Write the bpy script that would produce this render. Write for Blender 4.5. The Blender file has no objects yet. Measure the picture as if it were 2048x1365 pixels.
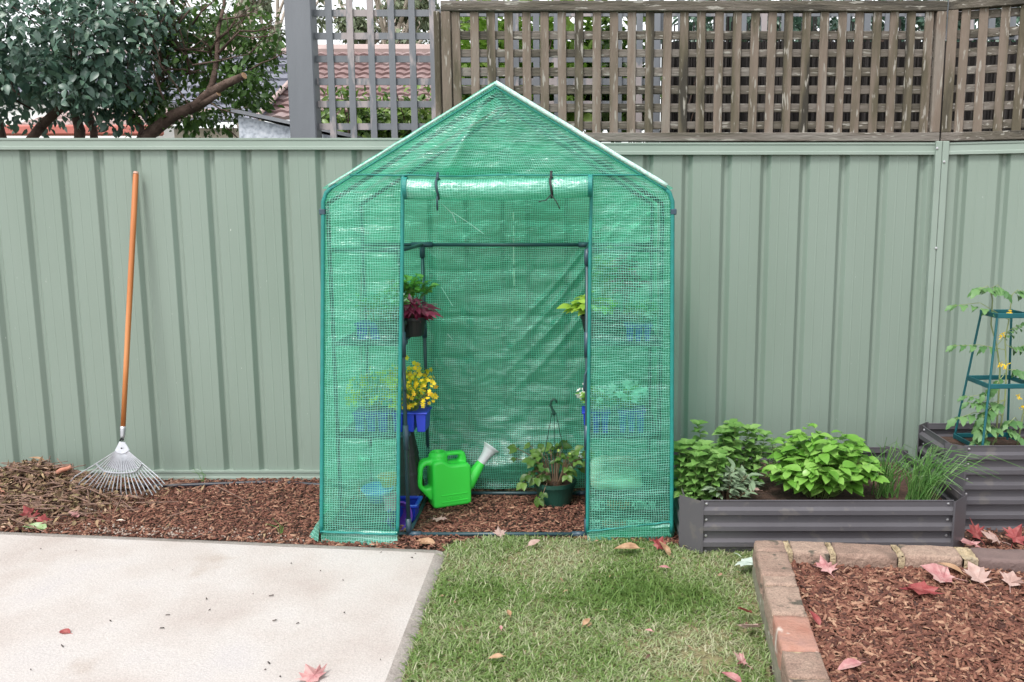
import bpy, math, random
import numpy as np
from mathutils import Vector, Matrix, noise
R = math.radians
rng = np.random.default_rng(7)
random.seed(7)
sc = bpy.context.scene
C = sc.collection
# ------------------------------------------------------------------ camera
F, U0, V0 = 1750.0, 1165.0, 682.5          # focal length and principal point in photo pixels
CAM_D, CAM_H = 3.6, 1.43
TILT = math.atan(268.5 / F)
cam = bpy.data.cameras.new('Camera')
cam_o = bpy.data.objects.new('Camera', cam); C.objects.link(cam_o)
cam_o.location = (0, -CAM_D, CAM_H)
cam_o.rotation_euler = (math.pi / 2 - TILT, 0, 0)
cam.sensor_fit = 'HORIZONTAL'; cam.sensor_width = 36
cam.lens = F / 2048 * 36
cam.shift_x = (1024 - U0) / 2048
cam.clip_start = 0.05; cam.clip_end = 2000
sc.camera = cam_o
# ------------------------------------------------------------------ sky, sun, exposure
SUN_EL, SUN_AZ = R(58), R(-28)             # high, behind the camera and a little to the left
w = bpy.data.worlds.new('World'); sc.world = w; w.use_nodes = True
nt = w.node_tree
sky = nt.nodes.new('ShaderNodeTexSky'); sky.sky_type = 'NISHITA'; sky.sun_disc = False
sky.sun_elevation = SUN_EL; sky.sun_rotation = math.pi + SUN_AZ * -1
sky.air_density = 1.0; sky.dust_density = 2.0; sky.ozone_density = 1.0
hsv = nt.nodes.new('ShaderNodeHueSaturation'); hsv.inputs['Saturation'].default_value = 0.14
nt.links.new(sky.outputs[0], hsv.inputs['Color'])
nt.links.new(hsv.outputs[0], nt.nodes['Background'].inputs[0])
nt.nodes['Background'].inputs[1].default_value = 0.15
sun = bpy.data.lights.new('Sun', 'SUN'); sun.energy = 1.2; sun.angle = R(14); sun.color = (1, .965, .92)
sun_o = bpy.data.objects.new('Sun', sun); C.objects.link(sun_o)
sd = Vector((math.sin(SUN_AZ) * math.cos(SUN_EL), -math.cos(SUN_AZ) * math.cos(SUN_EL), math.sin(SUN_EL)))
sun_o.rotation_euler = (-sd).to_track_quat('-Z', 'Y').to_euler()
sc.view_settings.view_transform = 'Standard'; sc.view_settings.look = 'None'
sc.view_settings.exposure = 1.17; sc.view_settings.gamma = 1
sc.render.engine = 'CYCLES'
sc.cycles.max_bounces = 8; sc.cycles.transparent_max_bounces = 16
sc.cycles.transmission_bounces = 6; sc.cycles.diffuse_bounces = 4
sc.cycles.sample_clamp_indirect = 6
sc.cycles.use_denoising = True
try:
    sc.cycles.denoiser = 'OPENIMAGEDENOISE'; sc.cycles.denoising_input_passes = 'RGB_ALBEDO_NORMAL'
except Exception: pass

# ------------------------------------------------------------------ photo pixel -> place in the scene
ct, st = math.cos(TILT), math.sin(TILT)
def ray(u, v):
    x = (u - U0) / F; y = -(v - V0) / F
    return Vector((x, ct + y * st, -st + y * ct))
def P(u, v, Y):
    d = ray(u, v); s = (Y + CAM_D) / d.y
    return Vector((d.x * s, Y, CAM_H + d.z * s))
def G(u, v, z=0.0):
    d = ray(u, v); s = (z - CAM_H) / d.z
    return Vector((d.x * s, -CAM_D + d.y * s, z))

# ------------------------------------------------------------------ object helpers
def thing(name, label, cat, loc=(0, 0, 0), group=None, kind=None):
    o = bpy.data.objects.new(name, None); C.objects.link(o)
    o.empty_display_size = .1
    o.location = loc; o['label'] = label; o['category'] = cat
    if group: o['group'] = group
    if kind: o['kind'] = kind
    return o
def tag(o, label, cat, group=None, kind=None):
    o['label'] = label; o['category'] = cat
    if group: o['group'] = group
    if kind: o['kind'] = kind
    return o
def struct(o):
    o['kind'] = 'structure'; return o
def wloc(o):
    v = Vector((0, 0, 0))
    while o: v += o.location; o = o.parent
    return v
def link(name, me, mat=None, parent=None):
    if mat is not None and not me.materials: me.materials.append(mat)
    o = bpy.data.objects.new(name, me); C.objects.link(o)
    if parent:
        o.parent = parent; o.location = -wloc(parent)
    return o
def dup(root, loc=None, rz=0, label=None, group=None):
    def cp(o, par):
        c = o.copy(); C.objects.link(c); c.parent = par
        for ch in o.children: cp(ch, c)
        return c
    r = cp(root, None)
    if loc is not None: r.location = loc
    r.rotation_euler = (0, 0, rz)
    if label: r['label'] = label
    if group: r['group'] = group
    return r

class MB:
    def __init__(s): s.v = []; s.f = []; s.uv = None; s.rnd = []
    def add(s, vs, fs, rnd=None):
        n = len(s.v); s.v += [tuple(p) for p in vs]; s.f += [tuple(i + n for i in f) for f in fs]
        s.rnd += [random.random() if rnd is None else rnd] * len(vs)
        return s
    def box(s, lo, hi, rnd=None, rot=None, ctr=None):
        x0, y0, z0 = lo; x1, y1, z1 = hi
        vs = [Vector(p) for p in ((x0,y0,z0),(x1,y0,z0),(x1,y1,z0),(x0,y1,z0),(x0,y0,z1),(x1,y0,z1),(x1,y1,z1),(x0,y1,z1))]
        if rot is not None:
            c = Vector(ctr) if ctr is not None else sum(vs, Vector()) / 8
            vs = [rot @ (p - c) + c for p in vs]
        return s.add(vs, [(0,3,2,1),(4,5,6,7),(0,1,5,4),(1,2,6,5),(2,3,7,6),(3,0,4,7)], rnd)
    def hexa(s, p, rnd=None):
        return s.add(p, [(0,3,2,1),(4,5,6,7),(0,1,5,4),(1,2,6,5),(2,3,7,6),(3,0,4,7)], rnd)
    def tube(s, path, r, n=8, rnd=None, flat=1.0):
        path = [Vector(p) for p in path]; m = len(path)
        rs = list(r) if hasattr(r, '__len__') else [r] * m
        vs = []; fs = []; up = None
        for i, p in enumerate(path):
            t = (path[min(i + 1, m - 1)] - path[max(i - 1, 0)])
            t = t.normalized() if t.length > 1e-9 else Vector((0, 0, 1))
            if up is None:
                up = Vector((0, 0, 1)) if abs(t.z) < .9 else Vector((0, 1, 0))
            a = up - t * up.dot(t)
            if a.length < 1e-6: a = t.orthogonal()
            a.normalize(); up = a; b = t.cross(a)
            for k in range(n):
                q = 2 * math.pi * k / n
                vs.append(p + (a * math.cos(q) * flat + b * math.sin(q)) * rs[i])
        for i in range(m - 1):
            for k in range(n):
                k2 = (k + 1) % n
                fs.append((i*n+k, i*n+k2, (i+1)*n+k2, (i+1)*n+k))
        fs.append(tuple(range(n - 1, -1, -1))); fs.append(tuple((m-1)*n + k for k in range(n)))
        return s.add(vs, fs, rnd)
    def lathe(s, prof, n=24, c=(0, 0, 0), M=None, rnd=None):
        vs = []; fs = []
        for r, z in prof:
            for k in range(n):
                q = 2 * math.pi * k / n
                p = Vector((r * math.cos(q), r * math.sin(q), z))
                if M is not None: p = M @ p
                vs.append(p + Vector(c))
        for i in range(len(prof) - 1):
            for k in range(n):
                k2 = (k + 1) % n
                fs.append((i*n+k, i*n+k2, (i+1)*n+k2, (i+1)*n+k))
        return s.add(vs, fs, rnd)
    def build(s, name, mat, parent=None, smooth=False, bevel=0, seg=1):
        me = bpy.data.meshes.new(name)
        me.from_pydata([tuple(p) for p in s.v], [], s.f); me.update()
        a = me.attributes.new('rnd', 'FLOAT', 'POINT'); a.data.foreach_set('value', np.array(s.rnd, np.float32))
        if smooth: me.polygons.foreach_set('use_smooth', [True] * len(me.polygons))
        o = link(name, me, mat, parent)
        if bevel:
            b = o.modifiers.new('Bevel', 'BEVEL'); b.width = bevel; b.segments = seg; b.limit_method = 'ANGLE'
        return o
def sheet(name, fn, nu, nv, mat, parent=None, uvs=(1, 1), smooth=True, wrap=False):
    """a surface from fn(a, b), a and b in 0..1, with a UV map in metres"""
    vs = [fn(i / nu, j / nv) for j in range(nv + 1) for i in range(nu + 1)]
    fs = [(j*(nu+1)+i, j*(nu+1)+i+1, (j+1)*(nu+1)+i+1, (j+1)*(nu+1)+i) for j in range(nv) for i in range(nu)]
    me = bpy.data.meshes.new(name); me.from_pydata([tuple(p) for p in vs], [], fs); me.update()
    ul = me.uv_layers.new(name='UVMap')
    uvv = np.array([[(l % (nu + 1)) / nu * uvs[0], (l // (nu + 1)) / nv * uvs[1]] for l in range(len(vs))], np.float32)
    li = np.empty(len(me.loops), np.int32); me.loops.foreach_get('vertex_index', li)
    ul.data.foreach_set('uv', uvv[li].ravel())
    if smooth: me.polygons.foreach_set('use_smooth', [True] * len(me.polygons))
    return link(name, me, mat, parent)
def nz(x, y=0, z=0): return noise.noise(Vector((x, y, z)))

# ---- many small faces at once
def basis(d, n):
    d = d / np.linalg.norm(d, axis=1, keepdims=True)
    n = n - d * np.sum(n * d, axis=1, keepdims=True)
    ln = np.linalg.norm(n, axis=1, keepdims=True); n = n / np.maximum(ln, 1e-6)
    y = np.cross(n, d)
    return np.stack([d, y, n], axis=2)
def scatter(name, tmpl, pos, M, scale, mat, parent=None, rnd=None, smooth=False):
    tv, tf = tmpl; tv = np.array(tv, float); N = len(pos); k = len(tv)
    scale = np.asarray(scale, float)
    if scale.ndim == 1: scale = np.repeat(scale[:, None], 3, 1)
    loc = tv[None] * scale[:, None, :]
    vs = np.einsum('nij,nkj->nki', M, loc) + np.asarray(pos)[:, None, :]
    me = bpy.data.meshes.new(name)
    me.vertices.add(N * k); me.vertices.foreach_set('co', vs.reshape(-1).astype(np.float32))
    sizes = np.array([len(f) for f in tf]); flat = np.concatenate([np.array(f) for f in tf])
    L = len(flat); idx = (flat[None] + (np.arange(N) * k)[:, None]).reshape(-1)
    me.loops.add(N * L); me.loops.foreach_set('vertex_index', idx.astype(np.int32))
    st_ = np.concatenate([[0], np.cumsum(sizes)[:-1]])
    ls = (st_[None] + (np.arange(N) * L)[:, None]).reshape(-1)
    me.polygons.add(N * len(tf)); me.polygons.foreach_set('loop_start', ls.astype(np.int32))
    try: me.polygons.foreach_set('loop_total', np.tile(sizes, N).astype(np.int32))
    except Exception: pass
    if smooth: me.polygons.foreach_set('use_smooth', np.ones(N * len(tf), bool))
    me.update(calc_edges=True); me.validate()
    if rnd is None: rnd = rng.random(N)
    a = me.attributes.new('rnd', 'FLOAT', 'POINT'); a.data.foreach_set('value', np.repeat(rnd, k).astype(np.float32))
    return link(name, me, mat, parent)
def unit(N):
    v = rng.normal(size=(N, 3)); return v / np.linalg.norm(v, axis=1, keepdims=True)
def leaf_t(w=.5, fold=.12, curl=.25, n=4, point=1.0):
    vs = []; fs = []
    for i in range(n + 1):
        t = i / n; hw = w / 2 * (math.sin(math.pi * t ** .8) ** point)
        zc = -curl * t * t
        vs += [(t, -hw, zc + fold * hw * 2), (t, 0, zc), (t, hw, zc + fold * hw * 2)]
    for i in range(n):
        a = 3 * i
        fs += [(a, a+3, a+4, a+1), (a+1, a+4, a+5, a+2)]
    return vs, fs
LEAF_LO = ([(0,0,0),(.42,.27,.07),(.42,-.27,.07),(.5,0,0),(1,0,-.2)], [(0,3,1),(0,2,3),(3,4,1),(3,2,4)])
LEAF = leaf_t()
LEAF_WIDE = leaf_t(.72, .16, .3)
LEAF_58 = leaf_t(.56, .14, .3)
LEAF_NARROW = leaf_t(.3, .1, .25)
CHIP = ([(-.5,-.4,0),(.5,-.5,0),(.45,.4,0),(-.5,.5,0),(-.42,-.3,1),(.5,-.28,.8),(.4,.3,1),(-.5,.25,.7)],
        [(4,5,6,7),(0,1,5,4),(1,2,6,5),(2,3,7,6),(3,0,4,7)])
BLADE = ([(0,-.5,0),(0,.5,0),(.4,-.42,.10),(.4,.42,.10),(.75,-.28,.04),(.75,.28,.04),(1,0,-.12)], [(0,2,3,1),(2,4,5,3),(4,6,5)])
def inpoly(x, y, poly):
    c = np.zeros(len(x), bool); n = len(poly)
    for i in range(n):
        x0, y0 = poly[i][:2]; x1, y1 = poly[(i + 1) % n][:2]
        if y0 == y1: continue
        c ^= ((y0 > y) != (y1 > y)) & (x < (x1 - x0) * (y - y0) / (y1 - y0) + x0)
    return c

# ------------------------------------------------------------------ materials
def newmat(name):
    m = bpy.data.materials.new(name); m.use_nodes = True
    n = m.node_tree.nodes; n.clear()
    return m, n, m.node_tree.links
def lin(c):
    return tuple(((x / 255 / 12.92) if x <= 10 else ((x / 255 + .055) / 1.055) ** 2.4) for x in c) + (1,)
def ramp(n, cols, interp='LINEAR'):
    r = n.new('ShaderNodeValToRGB'); e = r.color_ramp.elements; r.color_ramp.interpolation = interp
    while len(e) < len(cols): e.new(.5)
    for i, c in enumerate(cols):
        e[i].position = i / max(1, len(cols) - 1); e[i].color = tuple(c[:3]) + (1,)
    return r
def pmat(name, cols, scale=8, rough=.6, bump=.0, bscale=60, rnd=0.0, metal=0, detail=6, stretch=(1,1,1), spec=.5, transl=0.0, transm=0, wear=None, coat=0, con=.22, grain=0):
    """cols: linear colours; noise picks along them, 'rnd' is the share taken from the per-piece random value"""
    m, n, l = newmat(name)
    out = n.new('ShaderNodeOutputMaterial'); b = n.new('ShaderNodeBsdfPrincipled')
    tc = n.new('ShaderNodeTexCoord'); mp = n.new('ShaderNodeMapping'); mp.inputs['Scale'].default_value = stretch
    l.new(tc.outputs['Object'], mp.inputs[0])
    ns = n.new('ShaderNodeTexNoise'); ns.inputs['Scale'].default_value = scale; ns.inputs['Detail'].default_value = detail
    l.new(mp.outputs[0], ns.inputs['Vector'])
    mr = n.new('ShaderNodeMapRange'); mr.inputs[1].default_value = .5 - con; mr.inputs[2].default_value = .5 + con
    l.new(ns.outputs[0], mr.inputs[0]); fac = mr.outputs[0]
    if rnd:
        at = n.new('ShaderNodeAttribute'); at.attribute_name = 'rnd'
        mx = n.new('ShaderNodeMix'); mx.inputs[0].default_value = rnd
        l.new(fac, mx.inputs[2]); l.new(at.outputs['Fac'], mx.inputs[3]); fac = mx.outputs[0]
    r = ramp(n, cols); l.new(fac, r.inputs[0]); col = r.outputs[0]
    if wear:                                       # (colour, scale, threshold): spots of dirt or lichen
        n2 = n.new('ShaderNodeTexNoise'); n2.inputs['Scale'].default_value = wear[1]; n2.inputs['Detail'].default_value = 5
        l.new(mp.outputs[0], n2.inputs['Vector'])
        m2 = n.new('ShaderNodeMapRange'); m2.inputs[1].default_value = wear[2]; m2.inputs[2].default_value = wear[2] + .06
        l.new(n2.outputs[0], m2.inputs[0])
        mc = n.new('ShaderNodeMix'); mc.data_type = 'RGBA'; mc.inputs[7].default_value = tuple(wear[0][:3]) + (1,)
        l.new(m2.outputs[0], mc.inputs[0]); l.new(col, mc.inputs[6]); col = mc.outputs[2]
    if grain:
        n3 = n.new('ShaderNodeTexNoise'); n3.inputs['Scale'].default_value = 170; n3.inputs['Detail'].default_value = 8; n3.inputs['Roughness'].default_value = .75
        l.new(tc.outputs['Object'], n3.inputs['Vector'])
        m3 = n.new('ShaderNodeMapRange'); m3.inputs[1].default_value = .35; m3.inputs[2].default_value = .6; m3.inputs[3].default_value = 1 - grain; m3.inputs[4].default_value = 1.06
        l.new(n3.outputs[0], m3.inputs[0])
        v3 = n.new('ShaderNodeVectorMath'); v3.operation = 'SCALE'; l.new(col, v3.inputs[0]); l.new(m3.outputs[0], v3.inputs['Scale']); col = v3.outputs[0]
    l.new(col, b.inputs['Base Color'])
    b.inputs['Roughness'].default_value = rough; b.inputs['Metallic'].default_value = metal
    b.inputs['Specular IOR Level'].default_value = spec
    b.inputs['Transmission Weight'].default_value = transm
    b.inputs['Coat Weight'].default_value = coat
    if bump:
        nb = n.new('ShaderNodeTexNoise'); nb.inputs['Scale'].default_value = bscale; nb.inputs['Detail'].default_value = 5
        l.new(mp.outputs[0], nb.inputs['Vector'])
        bp = n.new('ShaderNodeBump'); bp.inputs['Strength'].default_value = bump; bp.inputs['Distance'].default_value = .01
        l.new(nb.outputs[0], bp.inputs['Height']); l.new(bp.outputs[0], b.inputs['Normal'])
    if transl:
        t = n.new('ShaderNodeBsdfTranslucent'); l.new(col, t.inputs[0])
        mx2 = n.new('ShaderNodeMixShader'); mx2.inputs[0].default_value = transl
        l.new(b.outputs[0], mx2.inputs[1]); l.new(t.outputs[0], mx2.inputs[2]); l.new(mx2.outputs[0], out.inputs[0])
    else: l.new(b.outputs[0], out.inputs[0])
    return m
def leafmat(name, cols, rough=.4, transl=.3, spec=.5, scale=30):
    return pmat(name, cols, scale=scale, rough=rough, rnd=.75, transl=transl, spec=spec)

def fabric(name, film=.12, thread=.78, c_film=(.045,.48,.32), c_thread=(.25,.76,.59), t_col=(.43,.87,.70), pitch=.0105):
    """woven reinforced plastic film: pale threads over a see-through green film; UV in metres"""
    m, n, l = newmat(name)
    out = n.new('ShaderNodeOutputMaterial'); uv = n.new('ShaderNodeUVMap'); uv.uv_map = 'UVMap'
    wob = n.new('ShaderNodeTexNoise'); wob.inputs['Scale'].default_value = 7; l.new(uv.outputs[0], wob.inputs['Vector'])
    vm = n.new('ShaderNodeVectorMath'); vm.operation = 'MULTIPLY_ADD'; vm.inputs[1].default_value = (.02, .02, 0)
    l.new(wob.outputs['Color'], vm.inputs[0]); l.new(uv.outputs[0], vm.inputs[2])
    sx = n.new('ShaderNodeSeparateXYZ'); l.new(vm.outputs[0], sx.inputs[0])
    def M(op, a, b=None, c=None):
        k = n.new('ShaderNodeMath'); k.operation = op
        for i, q in enumerate((a, b, c)):
            if q is None: continue
            if isinstance(q, (int, float)): k.inputs[i].default_value = q
            else: l.new(q, k.inputs[i])
        return k.outputs[0]
    def line(s, th):
        f = M('FRACT', M('DIVIDE', s, pitch)); return M('GREATER_THAN', M('ABSOLUTE', M('SUBTRACT', f, .5)), th)
    thr = M('MAXIMUM', line(sx.outputs[0], .385), line(sx.outputs[1], .365))
    ns = n.new('ShaderNodeTexNoise'); ns.inputs['Scale'].default_value = 5; ns.inputs['Detail'].default_value = 4
    mp = n.new('ShaderNodeMapping'); mp.inputs['Scale'].default_value = (1, 2.2, 1); l.new(uv.outputs[0], mp.inputs[0]); l.new(mp.outputs[0], ns.inputs['Vector'])
    filmf = M('MULTIPLY_ADD', M('SUBTRACT', ns.outputs[0], .46), 1.1, film)
    fac = M('ADD', M('MULTIPLY', thr, thread), M('MULTIPLY', M('SUBTRACT', 1, thr), filmf))
    mc = n.new('ShaderNodeMix'); mc.data_type = 'RGBA'; mc.inputs[6].default_value = c_film + (1,); mc.inputs[7].default_value = c_thread + (1,)
    l.new(thr, mc.inputs[0])
    b = n.new('ShaderNodeBsdfPrincipled'); b.inputs['Roughness'].default_value = .15; b.inputs['Specular IOR Level'].default_value = 1.0; b.inputs['Coat Weight'].default_value = .35; b.inputs['Coat Roughness'].default_value = .12
    l.new(mc.outputs[2], b.inputs['Base Color'])
    nb = n.new('ShaderNodeTexNoise'); nb.inputs['Scale'].default_value = 13; nb.inputs['Detail'].default_value = 5; nb.inputs['Roughness'].default_value = .62
    mp2 = n.new('ShaderNodeMapping'); mp2.inputs['Scale'].default_value = (.6, 1.9, 1); l.new(uv.outputs[0], mp2.inputs[0]); l.new(mp2.outputs[0], nb.inputs['Vector'])
    hh = M('ADD', nb.outputs[0], M('MULTIPLY', thr, .05))
    bp = n.new('ShaderNodeBump'); bp.inputs['Strength'].default_value = 1.0; bp.inputs['Distance'].default_value = .0115
    l.new(hh, bp.inputs['Height']); l.new(bp.outputs[0], b.inputs['Normal'])
    tr = n.new('ShaderNodeBsdfTranslucent'); l.new(mc.outputs[2], tr.inputs[0])
    gl = n.new('ShaderNodeBsdfGlossy'); gl.inputs['Roughness'].default_value = .16; l.new(bp.outputs[0], gl.inputs['Normal'])
    s1 = n.new('ShaderNodeMixShader'); s1.inputs[0].default_value = .45
    l.new(b.outputs[0], s1.inputs[1]); l.new(tr.outputs[0], s1.inputs[2])
    tp = n.new('ShaderNodeBsdfTransparent'); tp.inputs[0].default_value = t_col + (1,)
    s2 = n.new('ShaderNodeMixShader'); l.new(fac, s2.inputs[0]); l.new(tp.outputs[0], s2.inputs[1]); l.new(s1.outputs[0], s2.inputs[2])
    s3 = n.new('ShaderNodeMixShader'); s3.inputs[0].default_value = .035; l.new(s2.outputs[0], s3.inputs[1]); l.new(gl.outputs[0], s3.inputs[2])
    l.new(s3.outputs[0], out.inputs[0])
    return m

M_ = {}
M_['fence'] = pmat('fence paint', [(.186,.236,.197),(.212,.264,.226)], 3, .45, .02, 8, detail=4, stretch=(1,1,.25), wear=((.6,.62,.58), 150, .745))
M_['fence_trim'] = pmat('fence trim paint', [(.222,.276,.236),(.25,.302,.264)], 4, .42)
M_['timber'] = pmat('weathered timber', [(.03,.025,.018),(.085,.071,.045),(.14,.11,.085),(.165,.127,.10),(.195,.17,.145)], 13, .85, .6, 90, rnd=.42, con=.13, stretch=(1,1,.16), wear=((.27,.25,.22), 75, .60))
M_['timber_rail'] = pmat('weathered timber rail', [(.03,.026,.02),(.085,.073,.055),(.125,.106,.09),(.175,.158,.14)], 13, .85, .6, 90, rnd=.3, con=.13, stretch=(.16,1,1), wear=((.27,.255,.225), 75, .60))
M_['grey_timber'] = pmat('flaking grey painted timber', [(.10,.11,.125),(.14,.15,.165),(.165,.17,.185)], 10, .7, .2, 60, rnd=.3, stretch=(1,1,.3), wear=((.30,.265,.265), 11, .53))
M_['grey_post'] = pmat('grey painted post', [(.125,.135,.15),(.15,.16,.178)], 10, .6, .2, 60, stretch=(1,1,.15), wear=((.27,.24,.24), 14, .72))
M_['concrete'] = pmat('pale concrete', [(.37,.315,.29),(.425,.38,.355),(.46,.425,.405),(.44,.41,.405)], 2.4, .85, .25, 120, detail=9, wear=((.385,.33,.295), 1.6, .58), grain=.20)
M_['concrete_edge'] = pmat('weathered slab edge', [(.22,.19,.17),(.34,.30,.275),(.27,.245,.225)], 9, .9, .4, 90, detail=8, grain=.3)
M_['soil'] = pmat('dark soil', [(.03,.018,.012),(.085,.042,.028)], 30, .95, .8, 60)
M_['mulch'] = pmat('red bark chips', [(.035,.014,.010),(.095,.032,.020),(.16,.06,.038),(.22,.098,.062),(.42,.26,.17)], 40, .85, .4, 150, rnd=.85)
M_['gravel'] = pmat('pale crushed stone', [(.20,.14,.11),(.42,.35,.30)], 60, .9, rnd=.8)
M_['lawn_base'] = pmat('thatch', [(.10,.085,.04),(.22,.19,.10),(.12,.13,.04)], 40, .95, .8, 90)
M_['grass'] = leafmat('lawn blades', [(.08,.16,.028),(.15,.245,.055),(.23,.32,.115),(.36,.395,.22),(.54,.49,.36)], .5, .35)
M_['brick'] = pmat('old clay brick', [(.11,.075,.06),(.27,.18,.14),(.35,.25,.195),(.20,.13,.105)], 11, .92, .9, 60, rnd=.5, detail=9, wear=((.10,.085,.065), 14, .60), grain=.45)
M_['brick_red'] = pmat('orange red brick', [(.27,.115,.08),(.34,.18,.135),(.25,.15,.135)], 9, .9, .6, 80, wear=((.55,.5,.45), 8, .60))
M_['brick_dark'] = pmat('purplish dark brick', [(.11,.075,.07),(.17,.115,.105)], 9, .85, .5, 80)
M_['mortar'] = pmat('crumbling mortar', [(.20,.155,.095),(.38,.30,.19),(.26,.215,.155)], 20, .95, .9, 90)
M_['steel_bed'] = pmat('charcoal coated steel', [(.074,.070,.078),(.090,.086,.095)], 5, .4, .03, 30, spec=.5, wear=((.105,.098,.098), 14, .60))
M_['screw'] = pmat('zinc screw', [(.5,.5,.52),(.6,.6,.62)], 9, .35, metal=.8)
M_['pole'] = pmat('dark green coated pole', [(.018,.045,.055),(.028,.062,.075)], 9, .38)
M_['joint'] = pmat('slate blue plastic joint', [(.028,.055,.08),(.038,.07,.098)], 9, .4)
M_['binding'] = pmat('teal binding tape', [(.008,.17,.15),(.012,.22,.19)], 30, .5, .3, 300)
M_['hem'] = pmat('pale film hem', [(.20,.50,.41),(.56,.74,.68),(.30,.60,.50)], 70, .35, .4, 200, stretch=(1,1,1))  # pale tones include the sky sheen of the roof hem
M_['strap'] = pmat('dark strap', [(.012,.04,.05),(.02,.06,.075)], 30, .6)
M_['strap_black'] = pmat('black strap', [(.01,.012,.014),(.02,.02,.022)], 30, .6)
M_['film'] = fabric('green greenhouse film')
M_['film_roll'] = fabric('rolled film', film=.65, thread=.95, c_film=(.13,.56,.40), c_thread=(.3,.75,.62))
M_['can'] = pmat('bright green plastic', [(.06,.74,.075),(.07,.80,.09)], 3, .27, .03, 120)
M_['white_plastic'] = pmat('white plastic', [(.66,.64,.68),(.72,.70,.73)], 9, .4)
M_['black_plastic'] = pmat('black pot plastic', [(.010,.010,.011),(.016,.016,.018)], 9, .5)
M_['blue_plastic'] = pmat('blue punnet plastic', [(.012,.035,.42),(.02,.05,.52)], 9, .35, transl=.15)
M_['sky_plastic'] = pmat('sky blue plastic', [(.04,.22,.72),(.06,.27,.8)], 9, .4)
M_['orange_plastic'] = pmat('orange plastic', [(.75,.30,.05),(.8,.34,.07)], 9, .45)
M_['pink_plastic'] = pmat('pink plastic', [(.75,.20,.32),(.8,.25,.38)], 9, .45)
M_['purple_plastic'] = pmat('purple plastic', [(.10,.035,.30),(.14,.05,.38)], 9, .4)
M_['cream_plastic'] = pmat('cream plastic', [(.55,.52,.42),(.6,.57,.47)], 9, .5)
M_['green_pot'] = pmat('dark green pot plastic', [(.008,.045,.032),(.012,.06,.042)], 9, .45)
M_['bag'] = pmat('black printed bag', [(.018,.018,.02),(.035,.033,.034)], 9, .35, .5, 25)
M_['bag_pale'] = pmat('pale printed bag', [(.50,.30,.27),(.62,.52,.47),(.4,.42,.28)], 6, .4, .5, 25)
M_['ink_white'] = pmat('white print', [(.75,.75,.75),(.8,.8,.8)], 9, .5)
M_['ink_orange'] = pmat('orange red print', [(.60,.13,.05),(.65,.17,.06)], 9, .5)
M_['hose'] = pmat('black irrigation pipe', [(.012,.014,.022),(.02,.022,.032)], 9, .45)
M_['rake_wood'] = pmat('varnished rake handle', [(.33,.095,.022),(.45,.15,.04),(.52,.21,.075)], 14, .4, .1, 90, stretch=(1,1,.08))
M_['rake_tip'] = pmat('pale worn handle end', [(.45,.26,.19),(.5,.32,.25)], 20, .7)
M_['galv'] = pmat('galvanised steel', [(.42,.43,.46),(.55,.56,.60)], 40, .38, metal=.55)
M_['bark'] = pmat('tree bark', [(.035,.02,.015),(.085,.053,.04),(.13,.09,.072)], 14, .9, .8, 60)
M_['bark_pale'] = pmat('pale gum bark', [(.25,.2,.16),(.5,.44,.38)], 4, .9)
M_['cutwood'] = pmat('sawn wood', [(.30,.17,.09),(.40,.26,.15)], 20, .8)
M_['stem'] = pmat('green stem', [(.09,.15,.035),(.13,.2,.05)], 20, .6)
M_['stem_red'] = pmat('brownish stem', [(.12,.075,.045),(.17,.11,.06)], 20, .6)
M_['camellia'] = leafmat('camellia leaves', [(.028,.07,.052),(.055,.12,.086),(.09,.17,.118),(.13,.22,.13)], .42, .2, .8)
M_['camellia_yellow_green'] = leafmat('yellow green tree leaves', [(.03,.075,.016),(.065,.14,.028),(.12,.22,.05)], .35, .35)  # yellower green for the tree's right hand crown
M_['hedge'] = leafmat('hedge leaves', [(.02,.05,.012),(.07,.14,.025),(.16,.27,.05),(.26,.36,.09)], .35, .35)
M_['bright'] = leafmat('lime foliage', [(.13,.27,.03),(.24,.42,.06),(.36,.5,.12)], .4, .45)
M_['gum'] = leafmat('gum leaves', [(.10,.14,.075),(.18,.22,.13),(.27,.31,.2)], .5, .3)
M_['basil'] = leafmat('basil leaves', [(.085,.24,.028),(.145,.34,.045),(.225,.44,.085),(.30,.50,.13)], .36, .35)
M_['mint'] = leafmat('mint leaves', [(.08,.19,.035),(.15,.31,.07),(.25,.42,.13)], .45, .35)
M_['sage'] = leafmat('sage leaves', [(.13,.20,.11),(.19,.27,.16),(.27,.35,.24)], .7, .25)
M_['chive'] = leafmat('chive blades', [(.06,.17,.035),(.10,.25,.055),(.19,.34,.10)], .4, .3)
M_['tomato'] = leafmat('tomato leaves', [(.06,.16,.05),(.11,.24,.08),(.19,.34,.13)], .5, .35)
M_['tomato_stem'] = pmat('tomato stem', [(.17,.22,.08),(.26,.30,.13)], 20, .6)
M_['cage'] = pmat('teal plastic cage', [(.004,.075,.09),(.008,.10,.115)], 20, .4)
M_['parsley'] = leafmat('parsley leaves', [(.10,.25,.03),(.19,.38,.06),(.3,.48,.12)], .45, .4)
M_['burgundy'] = leafmat('burgundy leaves', [(.13,.008,.03),(.27,.02,.07),(.46,.10,.18)], .35, .3)
M_['lime'] = leafmat('lime leaves', [(.25,.42,.04),(.4,.58,.08),(.52,.66,.15)], .45, .45)
M_['yellow'] = leafmat('yellow petals', [(.78,.42,.01),(.88,.62,.015),(.9,.72,.05)], .6, .3)
M_['white_petal'] = leafmat('white petals', [(.7,.7,.66),(.82,.82,.8)], .6, .3)
M_['red_leaf'] = leafmat('dark red foliage', [(.10,.02,.03),(.22,.05,.06),(.4,.1,.12)], .45, .3)
M_['strawberry'] = leafmat('strawberry leaves', [(.03,.075,.012),(.075,.15,.025),(.15,.25,.05)], .45, .3)
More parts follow.
